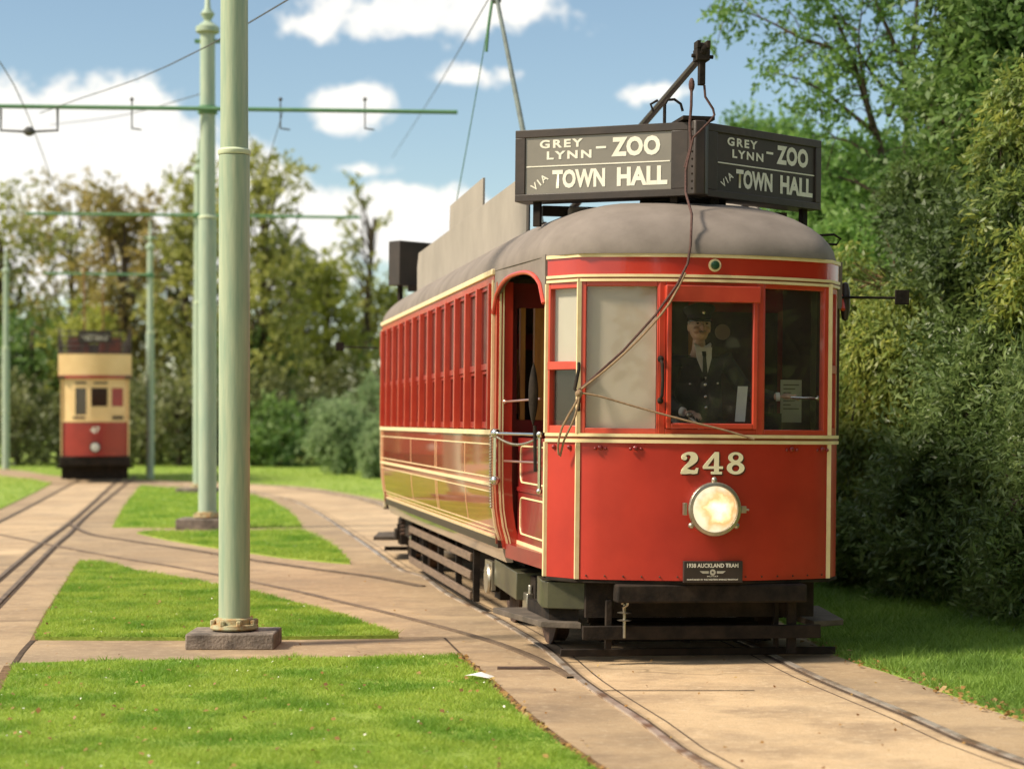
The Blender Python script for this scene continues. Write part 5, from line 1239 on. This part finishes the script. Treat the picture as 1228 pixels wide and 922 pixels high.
# right-hand hedge, large and close
def shrub(name,clumps,n,size,lm,label,x,y,aspect=.35,droop=0,cat='shrub',trunk=1.6,shell=(.45,1.1)):
    return tree(name,x,y,trunk,.05,clumps,n,size,LM[lm],label,cat=cat,aspect=aspect,droop=droop,shell=shell)
def pxclumps(lst,jy=.5,sub=9,rscale=.45):
    out=[]
    for (px,py,Y,rp) in lst:
        X,_,Z=W(px,py,Y); rw=rp/FPX*Y
        for _ in range(sub*2):
            d=rs.normal(size=3); d/=np.linalg.norm(d); q=rs.uniform(.3,.95)
            z=max(.08,Z+d[2]*rw*q)
            out.append((X+d[0]*rw*q*1.15,Y+d[1]*rw*q*jy*2,z,rw*rscale*.72*rs.uniform(.5,1.4)))
    return out
yel=[(1035,385,19.5,45),(1075,415,18.6,50),(1030,450,19.3,38),(1090,360,19,45),(1040,520,19,30),(1110,440,18.2,40),(1060,490,18.8,34),(1010,420,20.5,30),(1075,565,18.6,26),(1025,340,20.6,40)]
shrub('yellow_shrub',pxclumps(yel,sub=11,rscale=.34),42000,.085,'yellow','trailing yellow-green shrub beside the right edge of the red tram',3.6,19.2,aspect=.32,droop=1.6)
mid=[(1130,520,17.4,60),(1180,470,17.0,60),(1150,590,17.2,60),(1090,620,17.6,50),(1210,560,16.6,60),(1160,660,16.9,55),(1100,680,17.4,48),(1220,650,16.2,55),(1170,420,17.6,55),(1050,650,18.4,50),(1030,690,18.9,36),(1230,420,17,60),(1200,720,15.9,40)]
shrub('hedge_shrub',pxclumps(mid,sub=12,rscale=.36),80000,.085,'shrub','large dense dark green hedge shrub on the right behind the grass',4.2,17.2,aspect=.30,trunk=1.8)
rt=[(1235,640,15.2,45),(1245,560,15.4,45),(1240,700,15.0,40),(1290,600,15,70),(1290,480,15.5,70)]
shrub('hedge_shrub',pxclumps(rt,sub=11,rscale=.34),24000,.085,'shrub','narrow-leaved green shrub cut by the lower right edge of the photo',4.1,15.2,aspect=.26,trunk=1.5)
bot=[(1020,600,19.6,42),(1010,660,20.2,40),(985,640,21.5,40),(1070,540,19.8,55),(1000,540,21.5,50),(960,560,24,60),(1000,470,23,60)]
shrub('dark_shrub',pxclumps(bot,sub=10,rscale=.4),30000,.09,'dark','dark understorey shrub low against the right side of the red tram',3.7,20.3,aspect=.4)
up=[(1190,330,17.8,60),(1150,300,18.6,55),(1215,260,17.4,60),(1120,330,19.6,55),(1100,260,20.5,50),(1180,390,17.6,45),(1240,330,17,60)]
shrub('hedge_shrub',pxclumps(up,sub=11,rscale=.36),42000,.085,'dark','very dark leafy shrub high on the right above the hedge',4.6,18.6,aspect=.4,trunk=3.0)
yt=[(1215,180,17.2,42),(1225,240,16.8,36),(1195,270,17.0,22),(1235,120,17.4,40),(1210,360,16.6,24),(1232,310,16.4,32)]
shrub('yellow_shrub',pxclumps(yt,sub=7,rscale=.30),12000,.085,'yellow','yellow-green leafy branches at the right edge above the hedge',4.6,17.2,aspect=.32,droop=.8,trunk=3.2)
tr_=[(1150,130,22,52),(1190,70,20.5,65),(1225,20,19.5,75),(1130,225,23,50),(1175,190,21,55),(1250,100,19.5,80),(1200,-60,20,90)]
tree('leafy_tree',5.2,21.4,4.6,.14,pxclumps(tr_,sub=13,rscale=.34),60000,.11,LM['green'],'tall dense green tree filling the upper right corner',shell=(.3,1.1))
gm=[(1010,270,27,60),(1060,300,26,60),(990,220,30,50),(1050,220,27,50),(940,200,33,50),(900,190,36,40),(1010,330,25,50),(970,300,29,50),(1080,340,24,45),(1015,390,24,50)]
tree('leafy_tree',4.9,27.5,2.6,.16,pxclumps(gm,sub=13,rscale=.36),52000,.13,LM['brightgreen'],'mid green bushy tree behind the right-hand roof sign',shell=(.3,1.1))
# brown dry twiggy hollow is shown by bare branches
mb=MB()
for k in range(70):
    a=rs.uniform(0,6.28); p0=Vector(W(1080,345,20.2)); d=Vector((math.cos(a),rs.normal()*.3,math.sin(a)*.8)); p1=p0+d*rs.uniform(.25,.75); mb.tube([p0+d*.05,p0.lerp(p1,.5)+Vector((0,0,rs.normal()*.06)),p1],[.014,.009,.003],4)
tag(mb.build('dry_branches',mat('dry_twig',(.20,.11,.05),(.12,.07,.035),rough=.9,scale=8)),'tangle of brown dry twigs among the leaves right of the tram roof','branches')
# open airy tree with slanting limbs (upper right)
def airy():
    bx,by=4.35,25.0; T=empty('airy_tree',(bx,by,0)); tag(T,'open airy tree with slanting bare limbs above the right-hand roof sign','tree')
    def q(px,py,dy=0): X,Y,Z=W(px,py,by+dy); return Vector((X-bx,Y-by,Z))
    limbs=[[(1060,420),(1080,300),(1086,200),(1088,110),(1075,60),(1050,0),(1040,-60)],[(1088,150),(1095,60),(1100,0),(1110,-60)],[(1075,250),(1050,160),(1030,95),(1010,40),(985,-10),(960,-60)],
           [(1030,95),(1000,60),(965,48),(930,30),(895,15),(850,8)],[(1045,150),(1030,60),(1035,0)],[(1086,130),(1060,105),(1040,80),(1010,20)],[(1050,160),(1000,120),(960,95),(925,88)],[(1060,200),(1020,170),(985,165)],[(1065,140),(1090,80),(1120,20),(1140,-40)],[(985,-10),(930,-20),(870,-10)],[(1075,250),(1030,220),(990,210)]]
    mb=MB(); tips=[]
    for li,l in enumerate(limbs):
        dy=(li%4-1.5)*.5; P=spline([q(x,y,dy*k/len(l)) for k,(x,y) in enumerate(l)],.2); n=len(P)
        r0=.10 if li==0 else (.06 if li in(1,2) else .035)
        if li==0: P=[Vector((0,0,-.1)),Vector((.05,0,1.0))]+P; n=len(P)
        mb.tube(P,[max(.007,r0*(1-.88*k/(n-1))) for k in range(n)],6)
        for k in range(int(n*.25),n):
            if rs.rand()<.9:
                p=P[k]; d=Vector((rs.normal()*.5-.25,rs.normal()*.5,rs.normal()*.35-.02)); e=p+d*rs.uniform(.5,1.0); mb.tube([p,p.lerp(e,.5)+Vector((0,0,.06)),e],[.011,.007,.003],4); tips+= [e,p.lerp(e,.6),p.lerp(e,.8)]
    mb.build('trunk',M['bark'],T)
    cl=[(t.x,t.y,t.z,rs.uniform(.07,.24)) for t in tips]
    np_mesh('crown',clump_leaves(rs,cl,9500,.085,.5,shell=(.1,1.2),droop=.3,tl=(1.5,3.5)),None,LM['brightgreen'],T)
airy()

# unseen trees added beside and behind the viewer to block sky light and reflections
for i,(x,y,r_,ht,lab) in enumerate([(7.4,12.5,1.7,5.5,'added big hedge tree just outside the right edge of the photo'),(7.6,8.0,1.9,6.0,'added big hedge tree beside the viewer on the right'),(7.5,10.3,1.7,5.8,'middle one of the added hedge trees just outside the right edge'),(7.8,5.6,1.9,6.2,'added hedge tree beside the viewer between two bigger ones'),(8.0,3.0,2.2,6.5,'added big hedge tree right of where the viewer stands'),(8.0,-3.0,2.5,7.5,'added large tree behind the viewer on the right'),(4.5,-9.0,3.0,8.0,'added large tree straight behind the viewer'),(-2.0,-13.0,3.2,8.0,'added large tree behind the viewer on the left')]):
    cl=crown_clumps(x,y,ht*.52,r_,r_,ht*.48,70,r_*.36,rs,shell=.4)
    tree('leafy_tree',x,y,ht*.6,.15,cl,13000,.30,LM['dark'],lab,group='added unseen trees around the viewer',shell=(.2,1.1),tl=(.8,1.6))

# ------------------------------------------------------------------ GRASS
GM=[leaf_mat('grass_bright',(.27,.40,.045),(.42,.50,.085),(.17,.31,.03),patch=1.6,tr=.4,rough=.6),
    leaf_mat('grass_painted_shade',(.17,.29,.045),(.26,.38,.06),(.13,.23,.035),patch=.8,tr=.3,rough=.6)]  # verge copy of the grass, tree shade put into its darker greens
def grass(name,poly,n,label,m,hgt=.045,z=.03,power=2.0,wid=.0035,ymax=None,fade=0):
    P=np.array(poly); x0,y0=P.min(0); x1,y1=P.max(0)
    if ymax: y1=min(y1,ymax)
    y0=max(y0,8.2)
    pts=[]; got=0
    while got<n:
        u=rs.rand(n); 
        # denser near the viewer
        if power>1: y=1/( (1/y0)*(1-u)+(1/y1)*u )
        else: y=y0+(y1-y0)*u
        x=rs.uniform(x0,x1,n); k=inpoly(poly,x,y)&(np.abs(x)<y*.31+.6); q=np.stack([x[k],y[k]],1); pts.append(q); got+=len(q)
        if len(q)==0: break
    p=np.concatenate(pts)[:n]; m_=len(p)
    sc_=(p[:,1]/12.0)[:,None]**.75
    tuft=np.array([noise.noise(Vector((a*3.1,b*3.1,0)))+.7*noise.noise(Vector((a*11,b*11,3))) for a,b in p[::1]]) if m_<400000 else np.zeros(m_)
    hh=(hgt*rs.uniform(.5,1.35,m_)*(1+.75*tuft))[:,None]*np.minimum(sc_,2.2); ang=rs.uniform(0,6.283,m_); w=wid*sc_*rs.uniform(.7,1.4,(m_,1))
    d=np.stack([np.cos(ang),np.sin(ang),np.zeros(m_)],1); ln=np.stack([rs.normal(size=m_)*.8,rs.normal(size=m_)*.8,np.ones(m_)],1)
    b=np.stack([p[:,0],p[:,1],np.full(m_,z-.003)],1)
    v=np.stack([b-d*w,b+d*w,b+ln*hh],1)
    o=np_mesh(name,v,None,m); tag(o,label,'grass',kind='stuff'); return o
grass('grass',isl['A'],150000,'bright grass of the nearest lawn at the lower left',GM[0],hgt=.027)
grass('grass',isl['B'],100000,'bright grass of the lawn wedge around the nearest pole',GM[0],hgt=.022)
grass('grass',isl['C'],24000,'grass of the small lawn wedge behind the nearest pole',GM[0],z=.02,hgt=.025)
grass('grass',isl['D'],26000,'grass around the feet of the second and third poles',GM[0],z=.02,hgt=.022)
grass('grass',isl['E'],9000,'grass left of the distant tram track',GM[0],z=.02,hgt=.022)
# right lawn and far lawn on the base ground
edge=[(x+.02,y) for x,y in PW[:-5]]
edge_r=[p for p in edge if p[1]<22][::1]
Rpoly=edge_r+[(6.5,6),(9,12),(9,23),(2.4,23)]
grass('grass',Rpoly,130000,'shade-coloured grass verge right of the red tram below the hedge',GM[1],hgt=.05,z=0)
far=[p for p in edge if p[1]>20]+[(4,20),(14,60),(14,76),(-40,76),(-40,70)]
grass('grass',far,60000,'far lawn stretching back to the trees',GM[0],hgt=.02,z=0,power=1,ymax=76)
# daisies, clover heads and fallen leaves
def scatter(name,polys,n,size,m,label,z=.05,flat=True,wts=None):
    out=[]
    for poly,nn in zip(polys,n):
        P=np.array(poly); x0,y0=P.min(0); x1,y1=P.max(0); y0=max(y0,8.5); k=0
        while k<nn:
            x=rs.uniform(x0,x1); y=1/((1/y0)*(1-(u:=rs.rand()))+(1/y1)*u)
            if inpoly(poly,np.array([x]),np.array([y]))[0] and abs(x)<y*.3: out.append((x,y,z+rs.uniform(0,.012))); k+=1
    p=np.array(out); nr=np.tile([0,-.25,1.0],(len(p),1))+rs.normal(size=(len(p),3))*.35
    o=np_mesh(name,leaves(rs,p,nr,size,.8),None,m); tag(o,label,'plants' if 'flower' in name else 'leaves',kind='stuff'); return o
scatter('clover_flowers',[isl['A'],isl['B'],isl['C'],isl['D']],[70,25,25,25],.015,mat('clover_white',(.75,.72,.62),rough=.8),'small white clover flowers dotted over the lawns',z=.055)
litter=leaf_mat('litter',(.32,.16,.04),(.42,.28,.08),(.20,.09,.03),patch=3,tr=.1)
scatter('fallen_leaves',[isl['A'],isl['B']],[160,60],.030,litter,'small brown and yellow leaves lying in the grass',z=.05)
stripA=[G(*p) for p in [(534,787),(556,788),(590,818),(640,865),(690,904),(745,940),(725,940),(676,906),(625,866),(577,822),(545,795)]]
stripL=[G(*p) for p in [(20,798),(35,802),(15,840),(-5,870),(-20,860),(0,830)]]
stripR=[(x+d,y) for x,y,d in [(p[0],p[1],-.12) for p in edge_r]]+[(p[0]+.12,p[1]) for p in edge_r][::-1]
stripB=[G(*p) for p in [(92,676),(103,680),(80,716),(64,738),(50,768),(40,768),(56,736),(70,714)]]
scatter('edge_leaves',[stripA,stripL,stripR,stripB],[420,160,360,120],.035,litter,'brown fallen leaves gathered along the lawn edges',z=.016)
scatter('edge_leaves',[[(-6,8),(6,8),(6,24),(-9,24)]],[420],.022,litter,'specks of dry leaf and grit scattered on the concrete',z=.014)
# scrap of paper
mb=MB(); x,y=G(575,822); v=[mb.b.verts.new(p) for p in [(x-.09,y+.02,.06),(x,y+.06,.075),(x+.09,y-.02,.06),(x+.06,y-.07,.055),(x-.04,y-.05,.07)]]; c=mb.b.verts.new((x+.01,y,.085))
for k in range(5): mb.b.faces.new((v[k],v[(k+1)%5],c))
tag(mb.build('paper_scrap',mat('scrap_white',(.7,.68,.66),rough=.8),smooth=0),'crumpled white scrap of paper at the near lawn corner by the slab','litter')
